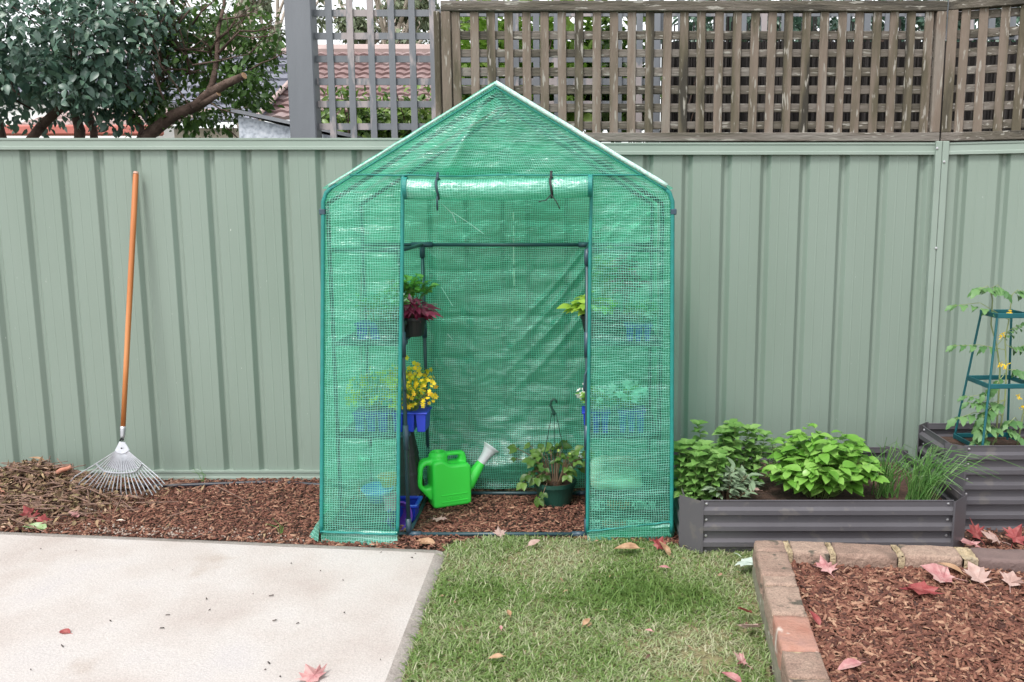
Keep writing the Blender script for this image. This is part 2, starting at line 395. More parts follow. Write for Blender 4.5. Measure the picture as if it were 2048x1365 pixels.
M_['maple_pink'] = pmat('pink fallen leaf', [(.36,.12,.13),(.50,.25,.245),(.58,.40,.37)], 30, .6, .3, 60, transl=.25)
M_['maple_red'] = pmat('red fallen leaf', [(.16,.02,.025),(.30,.055,.055),(.38,.13,.115)], 30, .6, .3, 60, transl=.25)
M_['maple_pale'] = pmat('pale back of fallen leaf', [(.40,.25,.215),(.55,.41,.365)], 30, .7, .3, 60, transl=.25)
M_['maple_white'] = pmat('silvery fallen leaf', [(.30,.37,.32),(.48,.53,.48)], 30, .7, .3, 60)
M_['leaf_brown'] = pmat('dry brown leaf', [(.20,.10,.05),(.36,.21,.12),(.48,.32,.2)], 30, .7, .3, 60, transl=.15)
M_['leaf_green'] = pmat('torn green leaf', [(.2,.34,.10),(.42,.5,.33)], 30, .6, .3, 60, transl=.2)
M_['litter'] = pmat('dry garden litter', [(.055,.027,.018),(.11,.055,.036),(.20,.12,.07),(.30,.21,.115),(.15,.12,.05),(.28,.15,.11),(.42,.32,.21)], 40, .8, .3, 90, rnd=.92)
M_['twig'] = pmat('dry twig', [(.10,.052,.038),(.19,.115,.085),(.25,.16,.13)], 30, .85, .4, 90)
M_['bark_strip'] = pmat('peeled red bark', [(.25,.085,.05),(.42,.17,.11),(.5,.27,.2)], 20, .8, .4, 60)
M_['twig_pale'] = pmat('bleached stick', [(.5,.42,.34),(.62,.55,.48)], 30, .8)
M_['husk'] = pmat('dark crumbs', [(.035,.03,.028),(.09,.07,.06)], 60, .9, rnd=.8)
M_['roof_red'] = pmat('red roof tiles', [(.14,.08,.075),(.22,.145,.14),(.30,.245,.24)], 2.2, .8, rnd=.4)
M_['roof_grey'] = pmat('blue grey roof tiles', [(.13,.135,.17),(.19,.195,.235)], 2, .6, rnd=.2)
M_['roof_pink'] = pmat('faded pink tiles', [(.34,.25,.235),(.45,.36,.34)], 3, .8, rnd=.4)
M_['cream_wall'] = pmat('cream rendered wall', [(.62,.56,.47),(.68,.63,.54)], 2, .8)
M_['white_wall'] = pmat('white wall', [(.75,.75,.73),(.8,.8,.78)], 2, .8)
M_['gutter_red'] = pmat('red painted gutter', [(.40,.11,.085),(.45,.14,.11)], 5, .5)
M_['shed_wall'] = pmat('speckled grey cladding', [(.28,.31,.36),(.5,.54,.6),(.62,.65,.7)], 45, .8, detail=2)
M_['shed_roof'] = pmat('grey flashing', [(.17,.18,.20),(.23,.24,.26)], 5, .5)
M_['brush'] = pmat('brushwood', [(.008,.006,.006),(.02,.016,.015),(.05,.043,.04)], 9, .9, .8, 60, rnd=.6, stretch=(1,1,.05))
M_['far_ground'] = pmat('earth and grass', [(.06,.07,.03),(.10,.095,.05)], 3, .95)
# ================================================================== THE SETTING
YF = .85                                     # the metal fence
# ---- ground: one sheet to the horizon
mb = MB(); mb.add([(-400,-60,-.02),(400,-60,-.02),(400,900,-.02),(-400,900,-.02)], [(0,1,2,3)])
struct(mb.build('ground', M_['far_ground']))
# garden bed soil (under the bark mulch), slightly uneven
def soil(a, b):
    x = -5.6 + 8.6 * a; y = -1.5 + 2.5 * b
    return Vector((x, y, .004 + .008 * nz(x * 3, y * 3)))
struct(sheet('garden_soil', soil, 90, 40, M_['soil']))
# ---- concrete slab
ZS = .028
c0 = G(897, 1097, ZS); cl = G(0, 1059, ZS); cr = G(803, 1365, ZS)
dl = (cl - c0); dr = (cr - c0)
pl = c0 + dl * 1.5; pr = c0 + dr * 2.2
e1 = dr.normalized() * .055; e2 = dl.normalized() * .05
def slab_pt(a, b):                            # a to the left, b towards the viewer
    p = c0 + (dl * 1.5) * a + (dr * 2.2) * b
    return Vector((p.x, p.y, ZS))
k0 = c0 + e1 + e2
nxs, nys = 60, 40
def slab_top(a, b):
    p = k0 + dl * 1.45 * a + dr * 2.15 * b
    return Vector((p.x, p.y, ZS + .0015 * nz(p.x * 2, p.y * 2)))
slab = struct(sheet('concrete_slab', slab_top, nxs, nys, M_['concrete']))
mb = MB()                                     # rounded, weathered edge
n = 40
for (d, s) in ((dl * 1.45, e1), (dr * 2.15, e2)):
    vs = []
    for i in range(n + 1):
        q = k0 + d * i / n + (Vector((0, 0, 0)))
        w1 = .012 * nz(i * .7, s.x * 50); out_ = -s
        a = q + Vector((0, 0, .0005)); b_ = q + out_ * .8 + out_ * w1 * 5 - Vector((0, 0, .006)); c_ = q + out_ * 1.15 + out_ * w1 * 5 - Vector((0, 0, .04))
        vs += [a, b_, c_]
    fs = []
    for i in range(n):
        fs += [(3*i, 3*i+1, 3*i+4, 3*i+3), (3*i+1, 3*i+2, 3*i+5, 3*i+4)]
    mb.add(vs, fs)
mb.add([k0 + Vector((0,0,.0006)), k0 - e1 * .8 - Vector((0,0,.006)), k0 - e1*.6 - e2*.6 - Vector((0,0,.008)), k0 - e2 * .8 - Vector((0,0,.006))], [(0,1,2,3)])
mb.add([k0 - e1 * .8 - Vector((0,0,.006)), k0 - e1 * 1.15 - Vector((0,0,.04)), k0 - e1*.9 - e2*.9 - Vector((0,0,.04)), k0 - e2*1.15 - Vector((0,0,.04)), k0 - e2 * .8 - Vector((0,0,.006)), k0 - e1*.6 - e2*.6 - Vector((0,0,.008))], [(0,1,2,5),(5,2,3,4)])
struct(mb.build('concrete_slab_edge', M_['concrete_edge'], smooth=True))
SLAB = [tuple(c0.xy), tuple(pl.xy), tuple((pl + dr * 2.2).xy), tuple(pr.xy)]
# ---- lawn
LAWN = [tuple(G(u, v).xy) for u, v in ((895,1096),(950,1086),(1010,1077),(1080,1082),(1172,1086),(1240,1090),(1345,1098),(1400,1108),(1506,1106),(1514,1181),(1542,1365),(1590,1700),(700,1700),(806,1365))]
me = bpy.data.meshes.new('lawn'); me.from_pydata([(x, y, .014) for x, y in LAWN], [], [tuple(range(len(LAWN)))]); me.update()
struct(link('lawn', me, M_['lawn_base']))
# ---- brick garden edge and the raised mulch bed behind it
ZB = .172
bc = G(1505, 1078, ZB)
ba = (G(2048, 1097, ZB) - bc); ba.z = 0; ba.normalize()         # to the right along the back row
bb = (G(1578, 1365, ZB) - bc); bb.z = 0; bb.normalize()         # towards the viewer along the side row
BW = .115
def bpt(a, b, z): p = bc + ba * a + bb * b; return Vector((p.x, p.y, z))
BED = [tuple(bpt(a, b, 0).xy) for a, b in ((BW*.9, BW*.9), (2.2, BW*.9), (2.2, 2.2), (BW*.9, 2.2))]
OUT = [tuple(bpt(a, b, 0).xy) for a, b in ((0, 0), (2.4, 0), (2.4, 2.4), (0, 2.4))]
def bed_soil(a, b):
    p = bpt(BW * .8 + 2.1 * a, BW * .8 + 2.1 * b, 0)
    return Vector((p.x, p.y, .112 + .012 * nz(p.x * 4, p.y * 4)))
struct(sheet('raised_bed_soil', bed_soil, 50, 50, M_['soil']))

# ---- the metal fence: three runs
def fence_run(name, label, p0, ang, L, pitch, phase, z1, zr, label_extra=None, left_post=False):
    """p0 at the left foot; ang turns the run towards the viewer"""
    t = thing(name, label, 'fence', (p0[0], p0[1], 0), 'sage green metal fence sections')
    D = Vector((math.cos(ang), math.sin(ang), 0)); N = Vector((-math.sin(ang), math.cos(ang), 0))
    o = Vector((p0[0], p0[1], 0))
    def Q(s, dpt, z): return o + D * s + N * dpt + Vector((0, 0, z))
    prof = [(0, 0)]; x = phase - pitch * math.ceil(phase / pitch)
    while x < L:
        for dx, dd in ((0, 0), (.003, .002), (.020, .021), (.025, .023), (.032, .023), (.037, .021), (.054, .002), (.057, 0), (.094, 0), (.096, -.0007), (.100, -.0007), (.102, 0), (.144, 0), (.146, -.0007), (.150, -.0007), (.152, 0)):
            if 0 < x + dx < L: prof.append((x + dx, dd))
        x += pitch
    prof.append((L, 0))
    mb = MB(); nzr = 6; vs = []; fs = []
    for j in range(nzr + 1):
        z = .055 + (z1 - .055) * j / nzr
        for s, dd in prof: vs.append(Q(s, dd + .0022 * nz(s * 2.3, z * 1.5), z))
    k = len(prof)
    for j in range(nzr):
        for i in range(k - 1): fs.append((j*k+i, j*k+i+1, (j+1)*k+i+1, (j+1)*k+i))
    mb.add(vs, fs); sh = mb.build('fence_sheet', M_['fence'], t)
    def rail(nm, z0, zt, mat):
        mb = MB(); pr = [(-.020, z0), (-.020, z0+.014), (-.016, z0+.017), (-.016, zt-.012), (-.020, zt-.009), (-.020, zt), (.045, zt), (.045, z0)]
        vs = [Q(s, d_, z) for s in (.0, L) for d_, z in pr]; m = len(pr)
        fs = [(i, (i+1) % m, m + (i+1) % m, m + i) for i in range(m)] + [tuple(range(m-1, -1, -1)), tuple(range(m, 2*m))]
        mb.add(vs, fs); return mb.build(nm, mat, t)
    rail('top_rail', z1 - .005, zr, M_['fence_trim'])
    rail('bottom_rail', .012, .06, M_['fence_trim'])
    return t, Q
Xj = P(1881, 287, YF).x
x1 = P(38, 310, YF).x
F1, Q1 = fence_run('metal_fence', 'long sage green ribbed metal fence section behind the rake, left of the greenhouse', (-8.7, YF), 0, 8.35, (P(555, 310, YF).x - x1) / 7, x1 + 8.7, P(0, 298, YF).z, P(0, 277, YF).z)
x2 = P(1285, 330, YF).x
F2, Q2 = fence_run('metal_fence', 'sage green ribbed metal fence section behind the herb bed, right of the greenhouse', (-.347, YF + .004), 0, Xj - .03 + .347, (P(1521, 330, YF).x - x2) / 3, x2 + .347, P(1500, 308, YF).z, P(1500, 286, YF).z)
PA = R(-22)
F3, Q3 = fence_run('metal_fence', 'sage green ribbed metal fence section behind the tomato cage, turned towards the viewer', (Xj + .035, YF), PA, 1.7, .19, .045, P(1500, 308, YF).z, P(1500, 286, YF).z)
for t_, a, b in ((F2, Xj - .032, Xj - .001), (F3, Xj + .001, Xj + .034)):
    mb = MB(); mb.box((a, YF - .03, 0), (b, YF + .05, P(1500, 286, YF).z + .006))
    mb.build('fence_post', M_['fence_trim'], t_, bevel=.003)
for (u, v) in ((1874, 297), (1888, 324), (1872, 497)):
    mb = MB(); p = P(u, v, YF - .031); mb.lathe([(0, .004), (.006, .003), (.007, 0)], 10, p, Matrix.Rotation(math.pi/2, 4, 'X'))
    mb.build('screw', M_['screw'], F2)

# ---- timber lattice on top of the fence
ZL0, ZL1 = P(1200, 285, YF).z + .004, P(1500, 3, YF).z
def lattice(label, p0, ang, L, zb, zt, lw=.046):
    t = thing('timber_lattice', label, 'lattice', (p0[0], p0[1], zb), 'weathered timber lattice panels')
    D = Vector((math.cos(ang), math.sin(ang), 0)); N = Vector((-math.sin(ang), math.cos(ang), 0)); o = Vector((p0[0], p0[1], 0))
    def bx(mb, s0, s1, d0, d1, z0, z1, lean=0):
        q = [(s0,d0,z0),(s1,d0,z0),(s1,d1,z0),(s0,d1,z0),(s0+lean,d0,z1),(s1+lean,d0,z1),(s1+lean,d1,z1),(s0+lean,d1,z1)]
        mb.hexa([o + D*a + N*b + Vector((0,0,c)) for a, b, c in q])
    mb = MB(); bx(mb, 0, L, -.028, .03, zt - .048, zt); mb.build('top_rail', M_['timber_rail'], t, bevel=.003)
    mb = MB(); bx(mb, 0, L, -.028, .03, zb, zb + .042); mb.build('bottom_rail', M_['timber_rail'], t, bevel=.003)
    for a in (0, L - lw):
        mb = MB(); bx(mb, a, a + lw, -.0265, .0315, zb + .0425, zt - .0485); mb.build('stile', M_['timber'], t, bevel=.003)
    pit = .0855; nv_ = int((L - 2*lw) / pit); off = (L - 2*lw - nv_ * pit) / 2
    mv = MB()
    for i in range(nv_ + 1):
        s = lw + off + i * pit - .0215 + random.uniform(-.003, .003)
        if s < lw - .01: continue
        bx(mv, s, s + .042, -.012 + random.uniform(-.002,.002), .0005, zb + .030, zt - .035, random.uniform(-.004, .004))
    mv.build('upright_slats', M_['timber'], t, bevel=.0025)['kind'] = 'thing'
    mh = MB(); z = zb + .058
    while z < zt - .09:
        bx(mh, lw*.6, L - lw*.6, .0012, .0135, z + random.uniform(-.003,.003), z + .040); z += .0863
    mh.build('cross_slats', M_['timber_rail'], t, bevel=.0025)
    return t
XL = P(885, 150, YF).x
lattice('long weathered timber lattice panel on the fence behind the greenhouse', (XL, YF + .012), 0, Xj - XL - .012, ZL0, ZL1)
lattice('short weathered timber lattice panel at the corner above the tomato cage', (Xj + .004, YF + .012), PA, 1.7, ZL0, ZL1 + .005)
# the wooden post at the left end of the lattice
mb = MB(); mb.box((P(872,150,YF+.1).x, YF + .06, 0), (P(884,150,YF+.1).x, YF + .12, P(880, 22, YF+.06).z)); tag(mb.build('timber_post', M_['timber'], bevel=.004), 'weathered brown timber post at the left end of the timber lattice', 'post')

# ---- the neighbour's grey painted lattice screen and posts
YN = 1.5
def npost(label, u0, u1, d, mat, ztop=3.6):
    a, b = P(u0, 140, YN).x, P(u1, 140, YN).x
    mb = MB(); mb.box((a, YN - d / 2, 0), (b, YN + d / 2, ztop)); return tag(mb.build('timber_post', mat, bevel=.006), label, 'post', 'grey painted posts')
npost('thick grey painted post standing left of the grey lattice screen', 580, 633, .11, M_['grey_post'])
npost('dark grey post seen through the timber lattice, right of the greenhouse peak', 1297, 1320, .09, M_['grey_post'])
t = thing('lattice_screen', 'flaking grey painted lattice screen between the thick grey post and the timber lattice', 'lattice', (P(640, 270, YN).x, YN, 0))
mv = MB(); mh = MB(); x = P(657, 150, YN).x; X1 = P(2120, 150, YN).x; pit = P(698, 150, YN).x - x
i = 0
while x < X1:
    mv.box((x, YN - .014, .9 if x < P(1300, 150, YN).x else P(1500, 78 + random.uniform(-6, 6), YN).z), (x + .035, YN, 3.5)); x += pit
    i += 1
z = P(700, 260, YN).z; dz = P(700, 175, YN).z - P(700, 220, YN).z
while z < 3.3:
    mh.box((P(633, 150, YN).x, YN + .001, z), (X1 if z > P(1500, 90, YN).z else P(1300, 150, YN).x, YN + .013, z + .036)); z += dz
mv.build('upright_slats', M_['grey_timber'], t); mh.build('cross_slats', M_['grey_timber'], t)

# ---- brushwood fence behind the lattice
YBr = 2.3
t = thing('brushwood_fence', 'dark brushwood fence behind the right half of the timber lattice', 'fence', (P(1600,150,YBr).x, YBr, 0))
mb = MB(); x = P(1325, 100, YBr).x; xe = P(2420, 100, YBr).x; zt0 = P(1600, 55, YBr).z
while x < xe:
    h = zt0 + random.uniform(-.12, .10); r = random.uniform(.006, .014); y = YBr + random.uniform(-.02, .05)
    mb.tube([(x, y, .3), (x + random.uniform(-.06, .06), y, h)], [r, r * .5], 5); x += random.uniform(.006, .014)
mb.build('brushwood', M_['brush'], t)
mb = MB(); mb.box((P(1325,100,YBr).x, YBr + .06, 0), (xe, YBr + .08, zt0 - .08)); mb.build('backing_board', M_['brush'], t)

# ---- houses behind
def tiled(mb, o, dx, dy, nx, rows, wave=.035, lip=.045, per=.22):
    """a tiled slope from o along dx (ridge direction) down the vector dy; each course a wavy strip with a lip"""
    nrm = dx.cross(dy).normalized()
    if nrm.z < 0: nrm = -nrm
    L = dx.length
    for r in range(rows):
        vs = []; fs = []
        a, b = r / rows, (r + 1) / rows; rd = random.random()
        for i in range(nx + 1):
            s = i / nx; wv = wave * abs(math.sin(math.pi * s * L / per))
            vs += [o + dx*s + dy*a + nrm*wv, o + dx*s + dy*b + nrm*(wv + lip), o + dx*s + dy*b]
        for i in range(nx): fs += [(3*i, 3*i+3, 3*i+4, 3*i+1), (3*i+1, 3*i+4, 3*i+5, 3*i+2)]
        mb.add(vs, fs, rd)
YH = 12
hz1 = P(760, 106, YH + 3).z
t = thing('house', 'house with a faded red tiled roof seen through the grey lattice screen', 'house', (P(760,200,YH).x, YH + 2, 0))
a = P(640, 106, YH + 3); b = P(1120, 106, YH + 3); d = P(640, 240, YH)
mb = MB(); dn = Vector((0, d.y - a.y, d.z - a.z)); tiled(mb, Vector((a.x - .25, a.y, a.z)), Vector((b.x - a.x, 0, 0)), dn, 150, 13)
rf = mb.build('roof', M_['roof_red'], t)
mb = MB(); mb.tube([a + Vector((-.25, 0, .06)), b + Vector((0, 0, .06))], .11, 8); mb.build('ridge', M_['roof_pink'], rf)
mb = MB(); mb.box((a.x - .2, YH + .3, 0), (b.x, YH + 6, d.z - .05)); mb.build('wall', M_['cream_wall'], t)
t = thing('house', 'house with a blue grey tiled roof behind the glossy tree', 'house', (P(450,200,YH).x, YH + 1, 0))
a2 = P(90, 108, YH + 3); b2 = P(634, 108, YH + 3); d2 = P(340, 245, YH - .5)
mb = MB(); tiled(mb, a2, Vector((b2.x - a2.x, 0, 0)), Vector((0, d2.y - a2.y, d2.z - a2.z)), 60, 9, .006, .05)
rf = mb.build('roof', M_['roof_grey'], t)
mb = MB(); mb.tube([a2 + Vector((0,0,.05)), b2 + Vector((0,0,.05))], .09, 8); mb.tube([b2 + Vector((.02,0,.05)), Vector((b2.x - .05, d2.y, d2.z + .08))], .04, 8); mb.build('ridge', M_['roof_pink'], rf)
mb = MB(); mb.box((a2.x, YH, 0), (b2.x - .3, YH + 5, d2.z - .05)); mb.build('wall', M_['cream_wall'], t)
# low outbuilding with the red gutter
YO = 7
t = thing('outbuilding', 'low outbuilding with a pink roof and red gutter under the tree', 'building', (P(260,260,YO).x, YO, 0))
a3 = P(150, 222, YO + 1.6); b3 = P(435, 222, YO + 1.6); d3 = P(240, 262, YO)
mb = MB(); tiled(mb, a3, Vector((b3.x - a3.x, 0, 0)), Vector((0, d3.y - a3.y, d3.z - a3.z)), 90, 7, .03, .03); mb.build('roof', M_['roof_pink'], t)
mb = MB(); mb.box((a3.x, YO - .12, d3.z - .06), (b3.x, YO + .02, d3.z + .06)); mb.build('gutter', M_['gutter_red'], t, bevel=.02)
mb = MB(); mb.box((a3.x + .2, YO + .2, 0), (b3.x - .2, YO + 1.6, d3.z - .08)); mb.build('wall', M_['cream_wall'], t)
a4 = P(-120, 203, YO + 2.5); b4 = P(290, 235, YO + 2.5)
t = thing('garage', 'white rendered garage wall under the tree on the far left', 'building', (a4.x, YO + 2.5, 0))
mb = MB(); mb.box((a4.x - .5, YO + 2.5, 0), (b4.x, YO + 3.4, a4.z)); mb.build('wall', M_['white_wall'], t)
mb = MB(); mb.box((a4.x - .6, YO + 2.4, a4.z + .002), (b4.x + .1, YO + 3.5, a4.z + .06)); mb.build('roof', M_['shed_roof'], t)
# small shed with sloping flashing
YS = 1.95
t = thing('garden_shed', 'small shed with speckled grey cladding and a sloping roof left of the thick grey post', 'shed', (P(600,250,YS).x, YS, 0))
a, b = P(476, 232, YS), P(700, 280, YS)
mb = MB(); mb.hexa([(a.x, YS, .0), (b.x, YS, 0), (b.x, YS + 1.3, 0), (a.x, YS + 1.3, 0), (a.x, YS, a.z), (b.x, YS, b.z), (b.x, YS + 1.3, b.z), (a.x, YS + 1.3, a.z)]); mb.build('wall', M_['shed_wall'], t)
a, b = P(462, 224, YS - .05), P(706, 276, YS - .05)
mb = MB(); q = Vector((0, 0, .022)); mb.hexa([a, b, b + Vector((0,1.4,0)), a + Vector((0,1.4,0)), a + q, b + q, b + q + Vector((0,1.4,0)), a + q + Vector((0,1.4,0))]); mb.build('roof', M_['shed_roof'], t)

# ---- trees and shrubs
def crown(name, blobs, N, size, tmpl, mat, parent, droop=.35, shell=.55, sz_j=.35, rnd=None):
    """leaves through the volume of several blobs (centre, radii, weight)"""
    wts = np.array([b[2] for b in blobs], float); wts /= wts.sum()
    idx = rng.choice(len(blobs), N, p=wts)
    cs = np.array([b[0][:] for b in blobs], float)[idx]; rs = np.array([b[1] for b in blobs], float)[idx]
    u = unit(N); rad = shell + (1 - shell) * rng.random(N) ** .7
    pos = cs + u * rs * rad[:, None] + rng.normal(size=(N, 3)) * size * .5
    d = u * .6 + unit(N) * .8; d[:, 2] -= droop
    nrm = unit(N) * .55 + u * .4; nrm[:, 2] += .75
    return scatter(name, tmpl, pos, basis(d, nrm), size * (1 + sz_j * rng.normal(size=N)).clip(.5, 1.6), mat, parent, rnd)
def branchy(mb, p, d, L, r, depth, spread=.6):
    p = Vector(p); d = Vector(d).normalized(); pts = [p]; n = 4
    for i in range(n):
        d = (d + Vector((random.uniform(-1,1), random.uniform(-1,1), random.uniform(-.6,.8))) * .16).normalized()
        pts.append(pts[-1] + d * L / n)
    mb.tube(pts, [r * (1 - .5 * i / n) for i in range(n + 1)], 7)
    if depth:
        for _ in range(random.choice((2, 3))):
            k = random.choice((2, 3, 4))
            nd = (d + Vector((random.uniform(-1,1), random.uniform(-1,1), random.uniform(-.5,1))) * spread).normalized()
            branchy(mb, pts[k], nd, L * random.uniform(.55, .8), r * .5, depth - 1, spread)
YT = 2.2
tree = thing('camellia_tree', 'glossy dark leaved tree with a sawn off limb leaning over the fence on the left', 'tree', (P(150, 260, YT).x, YT, 0))
def L_(path, r, n=9): return [P(u, v, Y) for u, v, Y in path], r
trunk = MB()
for path, r in (([(265,420,2.1),(280,300,2.1),(300,268,2.05),(345,232,2.0),(392,212,1.95),(418,188,1.9),(452,168,1.85),(488,152,1.8)], [.046,.042,.039,.036,.033,.030,.026,.020]),
                ([(412,196,1.93),(424,170,1.93),(430,142,1.95),(434,115,1.98),(436,60,2.0),(448,10,2.05),(452,-40,2.1)], [.022,.02,.017,.015,.012,.01,.008]),
                ([(392,215,1.95),(418,200,1.9),(437,188,1.87)], [.028,.022,.016]),
                ([(50,420,2.2),(62,280,2.2),(85,250,2.2),(120,218,2.15),(160,190,2.1)], [.035,.032,.03,.026,.02]),
                ([(155,420,2.15),(160,260,2.15),(150,225,2.15),(175,205,2.15),(230,170,2.2)], [.035,.033,.03,.024,.018]),
                ([(190,420,2.3),(188,262,2.3),(178,225,2.3),(170,180,2.3)], [.026,.024,.022,.018]),
                ([(10,300,2.3),(-5,240,2.3),(-20,200,2.3)], [.03,.028,.024]),
                ([(275,290,2.1),(285,255,2.1),(262,236,2.1),(310,212,2.1),(330,190,2.1)], [.018,.016,.013,.011,.008])):
    pts = [P(u, v, Y) for u, v, Y in path]
    trunk.tube(pts, r, 9)
for k in range(34):
    u, v = random.uniform(20, 430), random.uniform(40, 235); branchy(trunk, P(u, v, random.uniform(1.7, 2.2)), (random.uniform(-.8, .8), random.uniform(-.4, .2), random.uniform(.0, .9)), random.uniform(.18, .34), random.uniform(.004, .008), 1, .7)
tk = trunk.build('trunk', M_['bark'], tree, smooth=True)
mb = MB(); p = P(489, 151, 1.8); dirn = (P(488,152,1.8) - P(452,168,1.85)).normalized(); mb.tube([P(488,152,1.8) + dirn*.0005, P(488,152,1.8) + dirn * .004], .0195, 12); mb.build('cut_face', M_['cutwood'], tk); mb = MB()
p2 = P(437,188,1.87); d2_ = (P(437,188,1.87) - P(418,200,1.9)).normalized(); mb.tube([p2 + d2_*.0005, p2 + d2_*.004], .0155, 12)
mb.build('cut_face', M_['cutwood'], tk)
for (u, v, Y, tu, tv, r) in ((436,80,2.0,470,45,.008),(434,110,1.98,480,62,.01),(480,62,1.97,545,55,.006),(470,70,1.97,545,72,.005),(440,40,2.0,505,30,.006),(300,215,2.1,345,90,.012),(345,90,2.0,380,20,.009),(330,125,2.0,250,40,.009),(380,150,2.0,360,60,.008),(392,145,2.0,330,140,.008),(500,140,1.9,555,115,.006),(420,205,1.9,470,228,.005),(262,60,2.0,280,-30,.014),(350,100,2.0,420,105,.009),(420,105,2.0,440,70,.006),(300,20,2.0,330,-40,.01),(385,50,2.0,430,0,.007),(320,160,2.05,400,140,.007)):
    a, b = P(u, v, Y), P(tu, tv, Y - .05)
    mb = MB(); m_ = (a + b) / 2 + Vector((random.uniform(-.02,.02), random.uniform(-.03,.03), random.uniform(-.02,.03)))
    mb.tube([a, m_, b], [r, r * .8, r * .5], 6)
    for k in range(2): branchy(mb, m_, (b - a).normalized() + Vector((random.uniform(-.7,.7), random.uniform(-.5,.5), random.uniform(-.3,.7))), .16, r * .45, 1)
    mb.build('branch', M_['bark'], tree, smooth=True)
def B(u, v, Y, ru, rv, ry, wt): 
    s = F / (Y + CAM_D) * 1.03
    return (P(u, v, Y), (ru / s, ry, rv / s), wt)
crown('crown', [B(80,60,1.9,190,130,.55,5), B(230,90,1.9,130,100,.5,3.2), B(60,150,2.0,160,60,.5,2.6), B(200,180,1.9,120,45,.4,2.0), B(270,30,2.0,120,70,.5,2), B(-60,100,2.0,150,140,.5,2.5), B(40,225,2.3,120,35,.3,.5), B(230,232,2.1,60,30,.3,.5)], 6800, .049, LEAF_58, M_['camellia'], tree, shell=.38, sz_j=.45)
crown('crown', [B(340,60,2.2,90,70,.35,1.3), B(450,60,2.3,110,70,.3,2.0), B(490,170,2.2,65,60,.3,1.7), B(390,130,2.2,85,60,.3,1.1), B(400,235,2.2,90,35,.25,.9), B(310,205,2.1,60,50,.3,.9), B(520,100,2.3,40,50,.3,.7)], 3600, .044, LEAF, M_['camellia_yellow_green'], tree, shell=.2)
# clipped shrubs behind the screen
t = None
for k, (u, v, Y, ru, rv, N, mt, lab) in enumerate((
        (690, 232, 2.6, 75, 48, 620, 'hedge', 'green shrub behind the grey lattice screen, next to the thick grey post'),
        (775, 236, 2.7, 62, 44, 520, 'hedge', 'green shrub in the middle behind the grey lattice screen'),
        (850, 232, 2.6, 55, 50, 480, 'hedge', 'green shrub behind the grey lattice screen, beside the timber lattice'),
        (1000, 110, 1.95, 95, 120, 800, 'bright', 'lime green bush showing through the timber lattice left of the peak'),
        (1120, 110, 2.0, 90, 130, 760, 'bright', 'lime green bush showing through the timber lattice above the greenhouse roof'),
        (1230, 120, 2.0, 75, 130, 620, 'hedge', 'dark green bush behind the timber lattice beside the dark grey post'))):
    c = P(u, v, Y); t = thing('shrub', lab, 'shrub', (c.x, c.y, 0), 'shrubs behind the fence')
    mb = MB()
    for q in range(6):
        branchy(mb, (c.x + random.uniform(-.1,.1), c.y, .0), (random.uniform(-.08,.08), random.uniform(-.1,.1), 1), c.z * .62, .014, 1, .3)
    mb.build('stem', M_['bark'], t)
    crown('crown', [B(u, v, Y, ru, rv, .3, 1), B(u - ru*.5, v + rv*.4, Y, ru*.6, rv*.6, .25, .6), B(u + ru*.4, v + rv*.5, Y, ru*.6, rv*.6, .25, .6)], int(N * 2.2), .050 if Y > 2.3 else .075, LEAF, M_[mt], t, droop=.1, shell=.25)
# dark evergreen mass behind the brushwood and gum trees far away
for (u, Y, W, lab) in ((1500, 3.4, 150, 'dark evergreen tree behind the brushwood fence, left one'), (1750, 3.6, 170, 'dark evergreen tree behind the brushwood fence, middle one'), (2020, 3.5, 170, 'dark evergreen tree behind the brushwood fence above the corner lattice')):
    c = P(u, 30, Y); t = thing('evergreen_tree', lab, 'tree', (c.x, Y, 0), 'evergreen trees behind the brushwood')
    mb = MB(); branchy(mb, (c.x, Y, 0), (0, 0, 1), c.z * .7, .06, 1, .4); mb.build('trunk', M_['bark'], t)
    crown('crown', [B(u, 10, Y, W, 80, .5, 2), B(u - W*.5, 80, Y, W*.6, 60, .4, 1), B(u + W*.5, 80, Y, W*.6, 60, .4, 1)], 1500, .075, LEAF, M_['camellia'], t, shell=.3)
for (u, v, Y, W, H_, N, lab) in ((500, 40, 26, 60, 60, 1500, 'pale gum tree far behind the grey roof, left of the thick grey post'), (730, 45, 24, 120, 75, 2600, 'pale gum tree far behind the red roof, seen through the grey lattice screen'), (890, 30, 27, 110, 90, 2400, 'pale gum tree far behind the timber lattice')):
    c = P(u, v, Y); t = thing('gum_tree', lab, 'tree', (c.x, Y, 0), 'gum trees beyond the houses')
    mb = MB()
    branchy(mb, (c.x, Y, 0), (.05, 0, 1), c.z * .8, .28, 2, .5)
    for q in range(5): branchy(mb, (c.x + random.uniform(-.4,.4), Y, c.z * .55), (random.uniform(-.8,.8), 0, 1), 3.2, .13, 2, .6)
    mb.build('trunk', M_['bark_pale'], t)
    bl = [B(u + random.uniform(-1,1)*W, v + random.uniform(-1,1)*H_, Y, W*.32, H_*.30, .8, 1) for _ in range(13)]
    crown('crown', bl, N, .20, LEAF_LO, M_['gum'], t, droop=.6, shell=.1)
